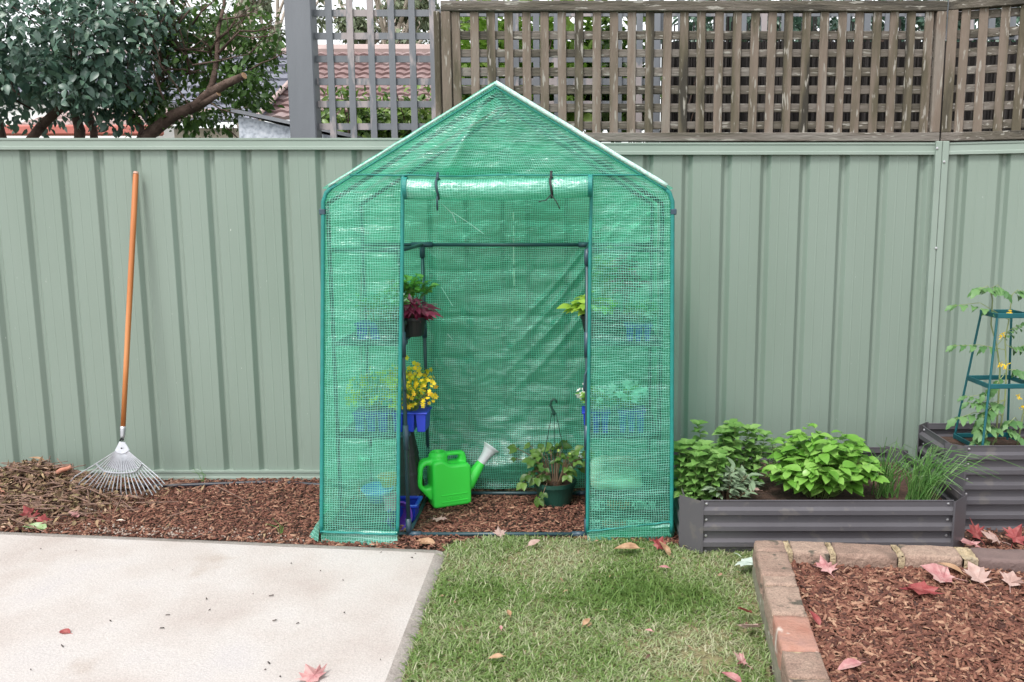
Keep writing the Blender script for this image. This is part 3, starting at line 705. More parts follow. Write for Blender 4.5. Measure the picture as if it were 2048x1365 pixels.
# ================================================================== THE GREENHOUSE
GD = .62
gh = thing('greenhouse', 'walk-in greenhouse with a green mesh film cover, its door rolled up and tied', 'greenhouse', (-.36, .3, 0))
ZSH, ZSEAM, ZAP = P(652, 383, 0).z, P(993, 351, 0).z, P(993, 172, 0).z
XAP = P(993, 172, 0).x
def lerp(a, b, t): return a + (b - a) * t
def edgeL(z):
    if z <= ZSH: return lerp(P(647, 1085, 0).x, P(651, 386, 0).x, max(0, z) / ZSH)
    return lerp(P(651, 386, 0).x, XAP, (z - ZSH) / (ZAP - ZSH))
def edgeR(z):
    if z <= ZSH: return lerp(P(1341, 1082, 0).x, P(1343, 386, 0).x, max(0, z) / ZSH)
    return lerp(P(1343, 386, 0).x, XAP, (z - ZSH) / (ZAP - ZSH))
def soft(f, z, d=.035):                       # rounds the shoulder
    return (f(z - d) + f(z) * 2 + f(z + d)) / 4
def eL(z): return soft(edgeL, z) if abs(z - ZSH) < .06 else edgeL(z)
def eR(z): return soft(edgeR, z) if abs(z - ZSH) < .06 else edgeR(z)
def dL(z): return lerp(P(797, 1085, 0).x, P(809, 351, 0).x, z / ZSEAM)
def dR(z): return lerp(P(1174, 1082, 0).x, P(1182, 351, 0).x, z / ZSEAM)
YC = -.014                                    # the cover hangs just in front of the frame
CREASE = [.245, .47, .70, .905, 1.13, 1.36, 1.58, 1.8]
def wr(x, z, k=0, amp=1.0):
    """soft folds left from packing plus hand-sized wrinkles"""
    h = .009 * nz(x * 3.1 + k, z * 2.3, k) + .005 * nz(x * 9 + k, z * 13, k) + .0018 * nz(x * 31, z * 34, k)
    for c in CREASE:
        q = (z - c + .012 * nz(x * 5 + k, c)) / .016
        h += .006 * math.exp(-q * q) * (.5 + nz(x * 4 + c * 9 + k, c))
    return h * amp
def front(a, b, lo, hi, k):
    z = lerp(.035, ZSEAM, b); x = lerp(lo(z), hi(z), a)
    e = min(1, 6 * min(a, 1 - a) + .1)
    return Vector((x, YC - .004 + wr(x, z, k) * e - .01 * math.sin(math.pi * a) * (1 - b), z))
sheet('front_panel', lambda a, b: front(a, b, eL, dL, 0), 44, 190, M_['film'], gh, (.32, ZSEAM))
sheet('front_panel', lambda a, b: front(a, b, dR, eR, 5), 44, 190, M_['film'], gh, (.36, ZSEAM))
def gable(a, b):
    z = lerp(ZSEAM, ZAP - .004, b); x = lerp(edgeL(z), edgeR(z), a)
    f = Vector((XAP - .005, ZAP)); g_ = Vector((P(893, 352, 0).x, ZSEAM)); p = Vector((x, z))
    d = (g_ - f).normalized(); dist = (p - f).x * d.y - (p - f).y * d.x; al = (p - f).dot(d)
    fold = -.020 * math.exp(-(dist / .020) ** 2) * min(1, al * 4) - .028 * max(0, 1 - abs(dist + .03) / .25) * min(1, al * 3)
    e = min(1, 5 * min(a, 1 - a)) * min(1, 8 * (1 - b))
    return Vector((x, YC - .004 + (wr(x * 1.3, z * 1.2, 11, 1.0) + fold) * e * min(1, b * 10 + .15), z))
sheet('gable_panel', gable, 130, 70, M_['film'], gh, (1.25, ZAP - ZSEAM))
def side(a, b, f, sgn, k):
    z = lerp(.0, ZSH - .0, b); y = lerp(YC, GD, a)
    return Vector((f(z) + sgn * (.006 + wr(y * 1.5, z, k) * .8 + .012 * math.sin(math.pi * a)), y, z))
sheet('side_panel', lambda a, b: side(a, b, eL, -1, 20), 40, 120, M_['film'], gh, (.64, ZSH))
sheet('side_panel', lambda a, b: side(a, b, eR, 1, 27), 40, 120, M_['film'], gh, (.64, ZSH))
def roof(a, b, f):
    z = lerp(ZSH, ZAP, b); y = lerp(YC - .02, GD, a)
    s = -1 if f is edgeL else 1
    return Vector((f(z) + s*.004, y, z + .012 + .004 * nz(y * 4, b * 6) - .012 * math.sin(math.pi * a)))
sheet('roof_panel', lambda a, b: roof(a, b, edgeL), 30, 40, M_['film'], gh, (.65, .85))
sheet('roof_panel', lambda a, b: roof(a, b, edgeR), 30, 40, M_['film'], gh, (.65, .85))
def back(a, b):
    z = lerp(.05, ZAP - .01, b); x = lerp(edgeL(z) + .01, edgeR(z) - .01, a)
    h = wr(x, z, 40, 1.9)
    # tension folds running down from the top right corner of the door
    for c, wd in ((.98, .02), (1.08, .014), (1.17, .012), (.86, .02)):
        q = (z - c - (x + .05) * 1.1 - .02 * math.sin(x * 9)) / wd
        h += -.012 * math.exp(-q * q) * max(0, min(1, (x + .45) * 3))
    # the slack foot of the sheet lies folded forward on the frame
    if z < .40:
        h += -.05 * math.exp(-((z - .19 + .03 * nz(x * 3)) / .10) ** 2) + .012 * nz(x * 8, z * 30)
    return Vector((x, GD - .012 + h - .02, z))
sheet('back_panel', back, 130, 220, M_['film'], gh, (1.4, ZAP))
# skirts on the ground
def skirtL(a, b):
    z = .035; x = lerp(eL(z), dL(z), a)
    p0 = Vector((x, YC - .01, .06)); p1 = G(lerp(642, 795, a), lerp(1082, 1092, a) , .012)
    p = p0.lerp(p1, b); p.z += .022 * math.sin(math.pi * b) - .008*b + .004 * nz(a * 9, b * 3); return p
sheet('skirt', skirtL, 30, 10, M_['film_roll'], gh, (.32, .07))
mb = MB(); mb.tube([skirtL(i / 20, .55) + Vector((0, -.006, .006)) for i in range(21)], .008, 6, flat=.5); mb.build('binding', M_['binding'], gh, smooth=True)
def skirtR(a, b):
    z = .035; x = lerp(dR(z), eR(z), a)
    p0 = Vector((x, YC - .012, .06 + .02 * a)); p1 = G(lerp(1175, 1343, a), lerp(1084, 1079, a), .012)
    p = p0.lerp(p1, b); p.z += (.014 + .03 * a) * math.sin(math.pi * b) + .005 * nz(a * 9, b * 3, 4); return p
sheet('skirt', skirtR, 30, 10, M_['film_roll'], gh, (.36, .07))
mb = MB(); mb.tube([skirtR(i / 20, .42) + Vector((0, -.005, .006)) for i in range(21)], .007, 6, flat=.5); mb.build('binding', M_['binding'], gh, smooth=True)
def flapL(a, b):                              # loose flap beside the left front corner
    p0 = Vector((eL(.12) - .006, .02 + .16 * a, lerp(.17, .10, a))); p1 = G(lerp(636, 618, a), lerp(1084, 1073, a), .015)
    p = p0.lerp(p1, b); p.z += .018 * math.sin(math.pi * b) + .006 * nz(a * 5, b * 5); return p
sheet('skirt', flapL, 14, 14, M_['film_roll'], gh, (.16, .16))
def flapR(a, b):
    p0 = Vector((eR(.12) + .006, .02 + .10 * a, .09)); p1 = G(lerp(1345, 1350, a), lerp(1078, 1066, a), .02)
    p = p0.lerp(p1, b); p.z += .03 * math.sin(math.pi * b) + .02 * nz(a * 6, b * 6); return p
sheet('skirt', flapR, 14, 12, M_['film_roll'], gh, (.12, .12))
# binding tape on the edges
def edge_tape(pts, r=.0075, mat='binding', flat=.6):
    mb = MB(); mb.tube(pts, r, 7, flat=flat); return mb.build('binding', M_[mat], gh, smooth=True)
zs = [ .05 + i * (ZSH + .03 - .05) / 40 for i in range(41)]
edge_tape([Vector((eL(z) - .002, YC - .01, z)) for z in zs], .0085)
edge_tape([Vector((eR(z) + .002, YC - .01, z)) for z in zs], .0085)
zs = [.05 + i * (ZSEAM - .05) / 40 for i in range(41)]
edge_tape([Vector((dL(z) + .003 * nz(z * 3), YC - .012, z)) for z in zs], .008)
edge_tape([Vector((dR(z) + .004 * nz(z * 3, 7), YC - .012, z)) for z in zs], .007)
edge_tape([Vector((lerp(edgeL(ZSEAM), edgeR(ZSEAM), i / 40), YC - .012, ZSEAM + .003 * nz(i * .25) - .006 * math.exp(-((i - 14) / 3) ** 2))) for i in range(41)], .0055)
# the roof's front hem: dark line below, pale film strip above, with the sky's sheen put into its colour
for f, hw in ((edgeL, .007), (edgeR, .012)):
    zz = [ZSH + .015 + i * (ZAP - ZSH - .012) / 30 for i in range(31)]
    s = -1 if f is edgeL else 1
    edge_tape([Vector((f(z), YC - .012, z - .010)) for z in zz], .005)
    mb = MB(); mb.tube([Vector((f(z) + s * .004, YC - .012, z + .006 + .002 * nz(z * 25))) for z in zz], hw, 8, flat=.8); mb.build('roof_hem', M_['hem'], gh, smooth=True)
# frame poles and plastic joints
PR = .0085
def pole(a, b, r=PR):
    mb = MB(); mb.tube([a, b], r, 10); return mb.build('pole', M_['pole'], gh, smooth=True)
def joint(*arms, r=.0125):
    mb = MB()
    for a, b in arms: mb.tube([a, b], r, 10)
    return mb.build('pole_joint', M_['joint'], gh, smooth=True)
ZT, Z1, Z2, ZF = 1.252, .862, .462, .028
XFL, XFR = P(806, 700, .02).x, P(1174, 700, .02).x          # inner posts of the two shelf racks
XBL, XBR = P(850, 700, GD - .05).x, P(1178, 700, GD - .05).x
YFp, YBp = .022, GD - .05
XOL, XOR = edgeL(.6) + .045, edgeR(.6) - .045
for x, xb in ((XFL, XBL), (XFR, XBR)):
    pole((x, YFp, ZF), (x, YFp, ZT)); pole((xb, YBp, ZF), (xb, YBp, ZT))
    for xx, y, dy in ((x, YFp, 1), (xb, YBp, -1)):
        joint(((xx, y, ZF - .005), (xx, y, ZF + .07)))
        joint(((xx, y, Z2 - .055), (xx, y, Z2 + .05)), ((xx, y, Z2), (xx, y + .05 * dy, Z2)))
        joint(((xx, y, Z1 - .055), (xx, y, Z1 + .05)), ((xx, y, Z1), (xx, y + .05 * dy, Z1)))
        joint(((xx, y, ZT - .06), (xx, y, ZT + .006)), ((xx - (.05 if (x == XFL or dy < 0) else 0), y, ZT), (xx + (.05 if (x == XFR or dy < 0) and not (x == XFR and dy < 0) else 0), y, ZT)))
    for z in (ZF, ZT): pole((x, YFp, z), (xb, YBp, z))
for x in (XOL, XOR):
    pole((x, YFp, ZF), (x, YFp, ZSH - .05)); pole((x, YBp, ZF), (x, YBp, ZSH - .05))
    pole((x, YFp, ZF), (x, YBp, ZF))
for y in (YFp, YBp):
    xa, xb = (XFL, XFR) if y == YFp else (XBL, XBR)
    pole((xa, y, ZF), (xb, y, ZF)); pole((XOL, y, ZT), (xa, y, ZT)); pole((xb, y, ZT), (XOR, y, ZT))
    for z in (ZF, Z1, Z2): pole((XOL, y, z), (xa, y, z)); pole((xb, y, z), (XOR, y, z))
    pole((XOL, y, ZSH - .05), (XAP, y, ZAP - .03)); pole((XOR, y, ZSH - .05), (XAP, y, ZAP - .03))
    joint(((xa, y, ZF), (xa + .055, y, ZF))); joint(((xb, y, ZF), (xb - .065, y, ZF)))
pole((XBL, YBp, ZT), (XBR, YBp, ZT))
pole((XAP, YFp, ZAP - .03), (XAP, YBp, ZAP - .03))
# wire shelves
def wire_shelf(xo, xf, xb, z):
    mb = MB()
    nW = 26
    for i in range(nW + 1):
        y = lerp(YFp + .012, YBp - .012, i / nW); xi = lerp(xf, xb, i / nW)
        mb.tube([(xo, y, z + .002), (xi, y, z + .002)], .0024, 5)
    for k in range(6):
        a = k / 5; mb.tube([(lerp(xo, xf, a), YFp, z), (lerp(xo, xb, a), YBp, z)], .0032, 5)
    mb.build('wire_shelf', M_['strap'], gh)
for z in (Z1, Z2):
    wire_shelf(XOL, XFL - .004, XBL - .004, z); wire_shelf(XOR, XFR + .004, XBR + .004, z)
# side clips
for u, v in ((648, 424), (1346, 424)):
    p = P(u, v, 0); mb = MB(); mb.box((p.x - .012, -.03, p.z - .012), (p.x + .012, .02, p.z + .012)); mb.build('clip', M_['joint'], gh, bevel=.003)
# rolled-up door
ra, rb = P(812, 377, -.06), P(1180, 372, -.06)
def roll(a, b):
    c = ra.lerp(rb, a); q = 2 * math.pi * b
    r = .041 + .0025 * nz(a * 9, math.cos(q) * 1.2, math.sin(q) * 1.2) + .0018 * nz(a * 30, math.cos(q) * 3, math.sin(q) * 3)
    for t_ in (.175, .79): r -= .006 * math.exp(-((a - t_) / .012) ** 2)
    r *= 1 + .07 * math.cos(q * 1 + 1)
    return c + Vector((0, math.cos(q) * r, math.sin(q) * r - .008 * math.sin(math.pi * a)))
ro = sheet('rolled_door', roll, 90, 40, M_['film_roll'], gh, (.74, .26))
def rollin(a, b):
    c = ra.lerp(rb, a); q = 2 * math.pi * b; r = .030
    return c + Vector((0, math.cos(q) * r, math.sin(q) * r - .008 * math.sin(math.pi * a)))
for e in (ra, rb):
    mb = MB(); mb.tube([e + Vector((-.008, 0, 0)), e + Vector((.008, 0, 0))], .044, 24)
    mb.build('roll_end_binding', M_['binding'], ro, smooth=False)
def tie(a, tails, mat):
    c = ra.lerp(rb, a) - Vector((0, 0, .008 * math.sin(math.pi * a)))
    mb = MB(); pts = [c + Vector((.004 * math.sin(q * 2), math.cos(q) * .0405, math.sin(q) * .0415)) for q in [2 * math.pi * i / 24 for i in range(25)]]
    mb.tube(pts, .0055, 6, flat=.45)
    mb.tube([c + Vector((0, -.02, .035)), c + Vector((0, -.0, .065))], .006, 6, flat=.5)
    for tl in tails: mb.tube([c + Vector((0, -.032, -.028))] + [c + Vector(t_) for t_ in tl], .0042, 6, flat=.5)
    mb.build('tie', M_[mat], ro, smooth=True)
tie(.175, [[(0, -.035, -.05), (.0, -.035, -.085)]], 'strap')
tie(.79, [[(-.02, -.036, -.05), (-.05, -.036, -.056)], [(.02, -.036, -.055), (.035, -.036, -.085)]], 'strap_black')
# loose threads of the film and the dark tie straps down the door edges
mb = MB()
for pts in (((884,408,0),(905,428,0),(912,446,0)), ((905,425,.1),(940,448,.1),(967,468,.1)), ((883,575,.5),(905,612,.5)), ((895,668,.5),(905,680,.5))):
    mb.tube([P(*q) for q in pts], .0012, 4)
mb.build('loose_thread', M_['hem'], gh)
for (u, dirn) in ((803, 1), (1176, -1)):
    z0 = P(u, 735, 0).z
    mb = MB(); p = P(u, 735, -.0)
    mb.tube([p + Vector((0, -.012, 0)), p + Vector((.012 * dirn, -.02, -.03)), p + Vector((.016 * dirn, -.016, -.09)), p + Vector((.014 * dirn, -.012, -.10))], .006, 6, flat=.4)
    mb.build('tie', M_['strap'], gh, smooth=True)

# ================================================================== IN THE GREENHOUSE
def pot(parent, r0, r1, h, mat, name='pot', n=22, lip=.004, soil_z=None):
    mb = MB(); mb.lathe([(0, .0), (r0 * .96, .0), (r0, .004), (r1 - .002, h - .016), (r1 + lip, h - .014), (r1 + lip, h), (r1 - .002, h), (r0 * .96, .01), (0, .01)], n)
    o = mb.build(name, M_[mat], parent, smooth=False)
    mb = MB(); mb.lathe([(0, h * .86), (r1 * .96, h * .85)], n); mb.build('potting_soil', M_['soil'], parent)
    return o
def punnet(parent, w_, d_, h, mat='blue_plastic', cells=3):
    mb = MB()
    for i in range(cells):
        x0 = -w_/2 + w_ * i / cells + .002; x1 = x0 + w_ / cells - .004; q = .006
        mb.hexa([(x0+q,-d_/2+q,0),(x1-q,-d_/2+q,0),(x1-q,d_/2-q,0),(x0+q,d_/2-q,0),(x0,-d_/2,h),(x1,-d_/2,h),(x1,d_/2,h),(x0,d_/2,h)])
    mb.box((-w_/2 - .004, -d_/2 - .004, h - .006), (w_/2 + .004, d_/2 + .004, h + .001))
    o = mb.build('punnet', M_[mat], parent, bevel=.002); return o
def tuft(parent, c, rx, ry, h, nst, nl, size, tmpl, lmat, smat='stem', lean=.5, up=.3, sname='stem', lname='leaves', droop=.25, start=.3):
    """stems fanning out of c, with leaves along each"""
    mb = MB(); pos = []; d = []; nn = []; c = Vector(c)
    for i in range(nst):
        a = random.uniform(0, 2*math.pi); q = math.sqrt(random.random())
        e = c + Vector((math.cos(a) * rx * q, math.sin(a) * ry * q, h * random.uniform(.65, 1.05) * (1 - .35 * q * q)))
        b = c + Vector((math.cos(a) * rx * q * .25, math.sin(a) * ry * q * .25, 0))
        m = b.lerp(e, .5) + Vector((0, 0, h * .12))
        pts = [b, b.lerp(m, .5), m, m.lerp(e, .55), e]
        mb.tube(pts, [.0022, .002, .0018, .0015, .001], 5)
        for k in range(nl):
            t = start + (1 - start) * (k + random.random()) / nl
            f = t * 4; j = min(3, int(f)); p = pts[j].lerp(pts[j+1], f - j)
            az = random.uniform(0, 2*math.pi)
            dv = Vector((math.cos(az), math.sin(az), up + random.uniform(-droop, droop)))
            out = Vector((p.x - c.x, p.y - c.y, 0))
            if out.length > 1e-4: dv += out.normalized() * lean
            pos.append(p); d.append(dv[:]); nn.append((random.uniform(-.3,.3), random.uniform(-.3,.3) - .25, 1))
    if smat: mb.build(sname, M_[smat], parent)
    n = len(pos); pos = np.array([p[:] for p in pos])
    return scatter(lname, tmpl, pos - np.array(wloc(parent)[:]) * 0, basis(np.array(d), np.array(nn)), size * rng.uniform(.6, 1.2, n), M_[lmat], parent, smooth=True)
def flowers(parent, c, rx, ry, h0, h1, n, size, mat, face=(0, -.8, .5), stem=True, name='blossoms'):
    c = np.array(c, float); a = rng.random(n) * 2 * np.pi; q = np.sqrt(rng.random(n))
    ctr = c + np.stack([np.cos(a) * rx * q, np.sin(a) * ry * q, h0 + (h1 - h0) * rng.random(n) * (1 - .4 * q)], 1)
    PET = ([(0,0,0),(.55,.34,.05),(1,.28,.02),(1.08,0,0),(1,-.28,.02),(.55,-.34,.05)], [(0,1,2,3),(0,3,4,5)])
    ax = np.array(face)[None] + rng.normal(size=(n, 3)) * .5; pos = []; dd = []; nn = []
    for i in range(n):
        A = Vector(ax[i]).normalized(); t0 = A.orthogonal().normalized(); t1 = A.cross(t0)
        for k in range(5):
            th = 2 * math.pi * k / 5; pos.append(ctr[i]); dd.append((t0 * math.cos(th) + t1 * math.sin(th) + A * .2)[:]); nn.append(A[:])
    o = scatter(name, PET, np.array(pos), basis(np.array(dd), np.array(nn)), size / 2 * np.repeat(rng.uniform(.7, 1.2, n), 5), M_[mat], parent, rnd=np.repeat(rng.random(n), 5))
    return o
def at(o, p): o.location = p; return o
FX = lambda u, v, Y: P(u, v, Y).x
# --- left, upper shelf
g = thing('potted_plant', 'burgundy leaved plant in a black pot at the door edge of the upper left shelf', 'plant')
pot(g, .045, .06, .085, 'black_plastic'); tuft(g, (0, 0, .07), .085, .085, .10, 22, 8, .075, LEAF_NARROW, 'burgundy', 'stem_red', 1.1, .0, start=.15)
at(g, (FX(826, 650, .22), .22, Z1 + .006))
g = thing('potted_plant', 'feathery parsley like herb in a pot behind the burgundy plant', 'plant')
pot(g, .045, .06, .09, 'black_plastic'); tuft(g, (0, 0, .08), .12, .12, .20, 24, 9, .036, LEAF_WIDE, 'parsley', 'stem', .6, .4, start=.45)
at(g, (FX(818, 640, .40), .40, Z1 + .006))
g = thing('potted_plant', 'leafy green seedlings in a blue punnet behind the left cover, on the upper shelf', 'plant')
punnet(g, .17, .11, .07); tuft(g, (0, 0, .06), .11, .08, .16, 18, 7, .04, LEAF, 'parsley', 'stem', .5, .4)
at(g, (FX(756, 650, .14), .14, Z1 + .006))
g = thing('potted_plant', 'pale flowered seedlings in a dark pot behind the left cover, on the upper shelf', 'plant')
pot(g, .05, .062, .08, 'black_plastic'); tuft(g, (0, 0, .07), .08, .08, .14, 14, 7, .04, LEAF, 'mint', 'stem', .5, .4); flowers(g, (0, 0, .07), .07, .07, .08, .16, 14, .022, 'white_petal')
at(g, (FX(790, 650, .12) - .01, .10, Z1 + .006))
# --- left, middle shelf: yellow violas
for (u, Y, nf, lab) in ((828, .13, 46, 'yellow violas in a blue punnet at the door edge of the lower left shelf'), (752, .13, 36, 'yellow and orange violas in a blue punnet behind the left cover, lower shelf'), (822, .40, 30, 'tall yellow violas in a blue punnet at the back of the lower left shelf')):
    g = thing('potted_plant', lab, 'plant')
    punnet(g, .15, .12, .085); tuft(g, (0, 0, .08), .10, .09, .17, 30, 6, .03, LEAF_NARROW, 'parsley', 'stem', .4, .5, start=.15)
    flowers(g, (0, 0, .08), .115, .10, .03, .21, int(nf * 3.2), .021, 'yellow')
    at(g, (FX(u, 800, Y) - .012, Y, Z2 + .006))
# --- left, floor
g = thing('pot_stack', 'tall leaning stack of black plastic pots by the left door edge', 'pot stack', P(826, 985, .43))
bs = P(822, 984, .43)
Mt = Matrix.Rotation(R(-4), 4, 'Y')
for k, (h, r0, r1) in enumerate(((.0, .055, .07), (.095, .047, .062), (.185, .040, .054))):
    mb = MB(); mb.lathe([(r1 + .003, h), (r1, h + .012), (r0, h + .125), (r0*.98, h + .13), (0, h + .131)], 18, bs, Mt); mb.build('pot', M_['black_plastic'], g)
g = thing('tray', 'stack of cream plastic trays behind the black pots on the left', 'tray', P(812, 990, .36))
for k in range(3):
    p = P(806, 990, .36); mb = MB(); mb.box((p.x - .06, .33, .012 + k * .022), (p.x + .028, .42, .030 + k * .022)); mb.build('tray', M_['cream_plastic'], g, bevel=.006, seg=2)
g = thing('planter', 'small royal blue planter with a rim beside the purple pot', 'planter', P(824, 1012, .20))
p = P(814, 1020, .20)
mb = MB()
q = [(-.055,-.045,0),(.034,-.045,0),(.034,.045,0),(-.055,.045,0),(-.068,-.058,.085),(.047,-.058,.085),(.047,.058,.085),(-.068,.058,.085)]
vo = [Vector(a) + Vector((p.x, .22, .012)) for a in q]; mb.add(vo, [(0,3,2,1),(0,1,5,4),(1,2,6,5),(2,3,7,6),(3,0,4,7)])
mb.build('tub', M_['blue_plastic'], g)
mb = MB(); z = .097
for a, b in (((-.078,-.068),(.057,-.052)), ((-.078,.052),(.057,.068)), ((-.078,-.0515),(-.062,.0515)), ((.041,-.0515),(.057,.0515))):
    mb.box((p.x + a[0], .22 + a[1], z), (p.x + b[0], .22 + b[1], z + .014))
mb.build('rim', M_['blue_plastic'], g, bevel=.003)
g = thing('plastic_pot', 'purple pot lying on its side by the left door post', 'pot', P(812, 1040, .06))
c = P(797, 1024, .10); Mx = Matrix.Rotation(R(78), 4, 'Y') @ Matrix.Rotation(R(0), 4, 'Z'); Mx = Matrix.Rotation(R(-38), 4, 'Z') @ Mx
mb = MB(); mb.lathe([(0, -.09), (.052, -.09), (.062, .0), (.068, .0), (.068, .012), (.060, .012), (.060, -.0), (.05, -.085), (0, -.085)], 28, (c.x, c.y, .078), Mx); mb.build('pot', M_['purple_plastic'], g, smooth=False)
c = P(756, 988, .12); g = thing('bowl', 'sky blue plastic bowl behind the left cover', 'bowl', (c.x, .12, .10))
mb = MB(); mb.lathe([(0, 0), (.04, 0), (.066, .055), (.070, .056), (.066, .052), (.04, .008), (0, .008)], 26, (c.x, .12, .15), Matrix.Rotation(R(8), 4, 'X')); mb.build('bowl_body', M_['sky_plastic'], g, smooth=True)
c = P(778, 964, .16); g = thing('plastic_pot', 'orange plastic pot behind the left cover', 'pot', (c.x, .16, .19))
mb = MB(); mb.lathe([(0, 0), (.030, 0), (.044, .04), (.048, .04), (.048, .052), (.042, .052), (.03, .006)], 22, (c.x, .16, .20)); mb.build('pot', M_['orange_plastic'], g)
c = P(783, 988, .09); g = thing('plastic_pot', 'pink plastic pot between the blue bowl and the door edge', 'pot', (c.x, .09, .1))
mb = MB(); mb.lathe([(0, 0), (.025, 0), (.033, .06), (.036, .06), (.036, .07), (.030, .07), (.024, .006)], 22, (c.x - .005, .09, .115)); mb.build('pot', M_['pink_plastic'], g)
# a crate the small pots stand on
c = P(745, 1020, .14); g = thing('crate', 'dark slatted crate under the small coloured pots on the left', 'crate', (c.x, .14, 0))
mb = MB()
for k in range(3): mb.box((c.x - .10, .045, .012 + k * .034), (c.x + .10, .055, .036 + k * .034)); mb.box((c.x - .10, .225, .012 + k * .034), (c.x + .10, .235, .036 + k * .034))
mb.build('slat', M_['green_pot'], g)
mb = MB(); mb.box((c.x - .105, .04, .108), (c.x + .105, .24, .114)); mb.build('top', M_['green_pot'], g)
# --- right, upper shelf
g = thing('potted_plant', 'lime green leafy plant in a black pot at the right door edge, upper shelf', 'plant')
pot(g, .045, .06, .10, 'black_plastic'); tuft(g, (0, 0, .085), .11, .09, .11, 16, 8, .055, LEAF_WIDE, 'lime', 'stem', .7, .2, start=.3)
at(g, (FX(1190, 680, .15), .15, Z1 + .006))
g = thing('potted_plant', 'tall dark red leaved plant in a pot behind the right cover, upper shelf', 'plant')
pot(g, .045, .06, .10, 'black_plastic'); tuft(g, (0, 0, .09), .07, .07, .34, 12, 10, .055, LEAF, 'red_leaf', 'stem_red', .4, .3, start=.25)
at(g, (FX(1252, 680, .22), .22, Z1 + .006))
g = thing('potted_plant', 'tall yellow green plant behind the right cover, upper shelf, back row', 'plant')
pot(g, .045, .06, .10, 'black_plastic'); tuft(g, (0, 0, .09), .09, .08, .30, 12, 9, .055, LEAF, 'parsley', 'stem', .5, .3, start=.4)
at(g, (FX(1212, 640, .42), .42, Z1 + .006))
g = thing('potted_plant', 'mid green seedlings in a blue punnet behind the right cover, upper shelf', 'plant')
punnet(g, .11, .10, .07); tuft(g, (0, 0, .06), .075, .07, .12, 14, 7, .04, LEAF, 'mint', 'stem', .5, .4); flowers(g, (.03, -.02, .07), .02, .02, .02, .06, 4, .03, 'white_petal')
at(g, (FX(1276, 680, .10), .10, Z1 + .006))
# --- right, lower shelf
for (u, Y, lab) in ((1192, .10, 'white flowered plant in a blue punnet at the right door edge, lower shelf'), (1262, .12, 'white flowered plant in a blue punnet near the right corner, lower shelf')):
    g = thing('potted_plant', lab, 'plant')
    punnet(g, .115, .12, .095); tuft(g, (0, 0, .085), .075, .08, .11, 18, 7, .045, LEAF, 'parsley', 'stem', .6, .3, start=.2)
    flowers(g, (0, 0, .085), .08, .085, .06, .13, 26, .032, 'white_petal')
    at(g, (FX(u, 850, Y), Y, Z2 + .006))
# --- right, floor: bags of potting mix
def bag(label, x0, x1, y0, y1, z0, h, mat, words):
    g = thing('potting_mix_bag', label, 'bag', ((x0+x1)/2, (y0+y1)/2, z0), 'bags of potting mix')
    def top(a, b):
        q = 2 * math.pi * b; ex = .5
        cy, sz = math.cos(q), math.sin(q)
        f = (1 - abs(2*a - 1) ** 5) ** .5 if 0 < a < 1 else 0.02
        y = (y0 + y1)/2 + (y1 - y0)/2 * abs(cy) ** ex * (1 if cy > 0 else -1) * (.9 + .1*f)
        z = z0 + h/2 + (h/2) * f * abs(sz) ** .6 * (1 if sz > 0 else -1) + .006 * nz(a * 9, b * 9, z0 * 30)
        return Vector((lerp(x0, x1, a), y, z))
    o = sheet('sack', top, 40, 40, M_[mat], g, (.3, .3))
    for tx, a0, wd, mt in words:
        cu = bpy.data.curves.new('lettering', 'FONT'); cu.body = tx; cu.size = .058; cu.extrude = .0012; cu.align_x = 'LEFT'; cu.align_y = 'CENTER'
        to = bpy.data.objects.new('tmp', cu); C.objects.link(to); bpy.context.view_layer.update()
        me = bpy.data.meshes.new_from_object(to.evaluated_get(bpy.context.evaluated_depsgraph_get())); bpy.data.objects.remove(to)
        me.name = 'lettering'; me.materials.clear()
        xs = [v.co.x for v in me.vertices]; sx = wd * (x1 - x0) / (max(xs) - min(xs)); mn = min(xs)
        Rm = Matrix.Rotation(math.pi / 2, 4, 'X')
        for v in me.vertices:
            c = Rm @ Vector(((v.co.x - mn) * sx, v.co.y, v.co.z)); v.co = c + Vector((lerp(x0, x1, a0), y0 - .002, z0 + h * .5))
        lo = link('lettering', me, M_[mt], o)
    return g
bx0, bx1 = P(1178, 1030, .08).x - .012, P(1318, 1030, .08).x
WORDS = [('DEBCO', .06, .18, 'ink_white'), ('PREMIUM', .27, .32, 'ink_orange'), ('POTTING MIX', .62, .33, 'ink_white')]
bag('black potting mix bag with orange and white print, lowest of the stack', bx0, bx1, .065, .50, .01, .085, 'bag', [(t_, a - .05, w_, m_) for t_, a, w_, m_ in WORDS])
bag('black potting mix bag with orange and white print, middle of the stack', bx0 + .004, bx1, .07, .50, .097, .085, 'bag', WORDS)
bag('pale pink and tan bag, topmost of the bag stack on the right', bx0 + .02, bx1 - .07, .09, .48, .186, .075, 'bag_pale', [])

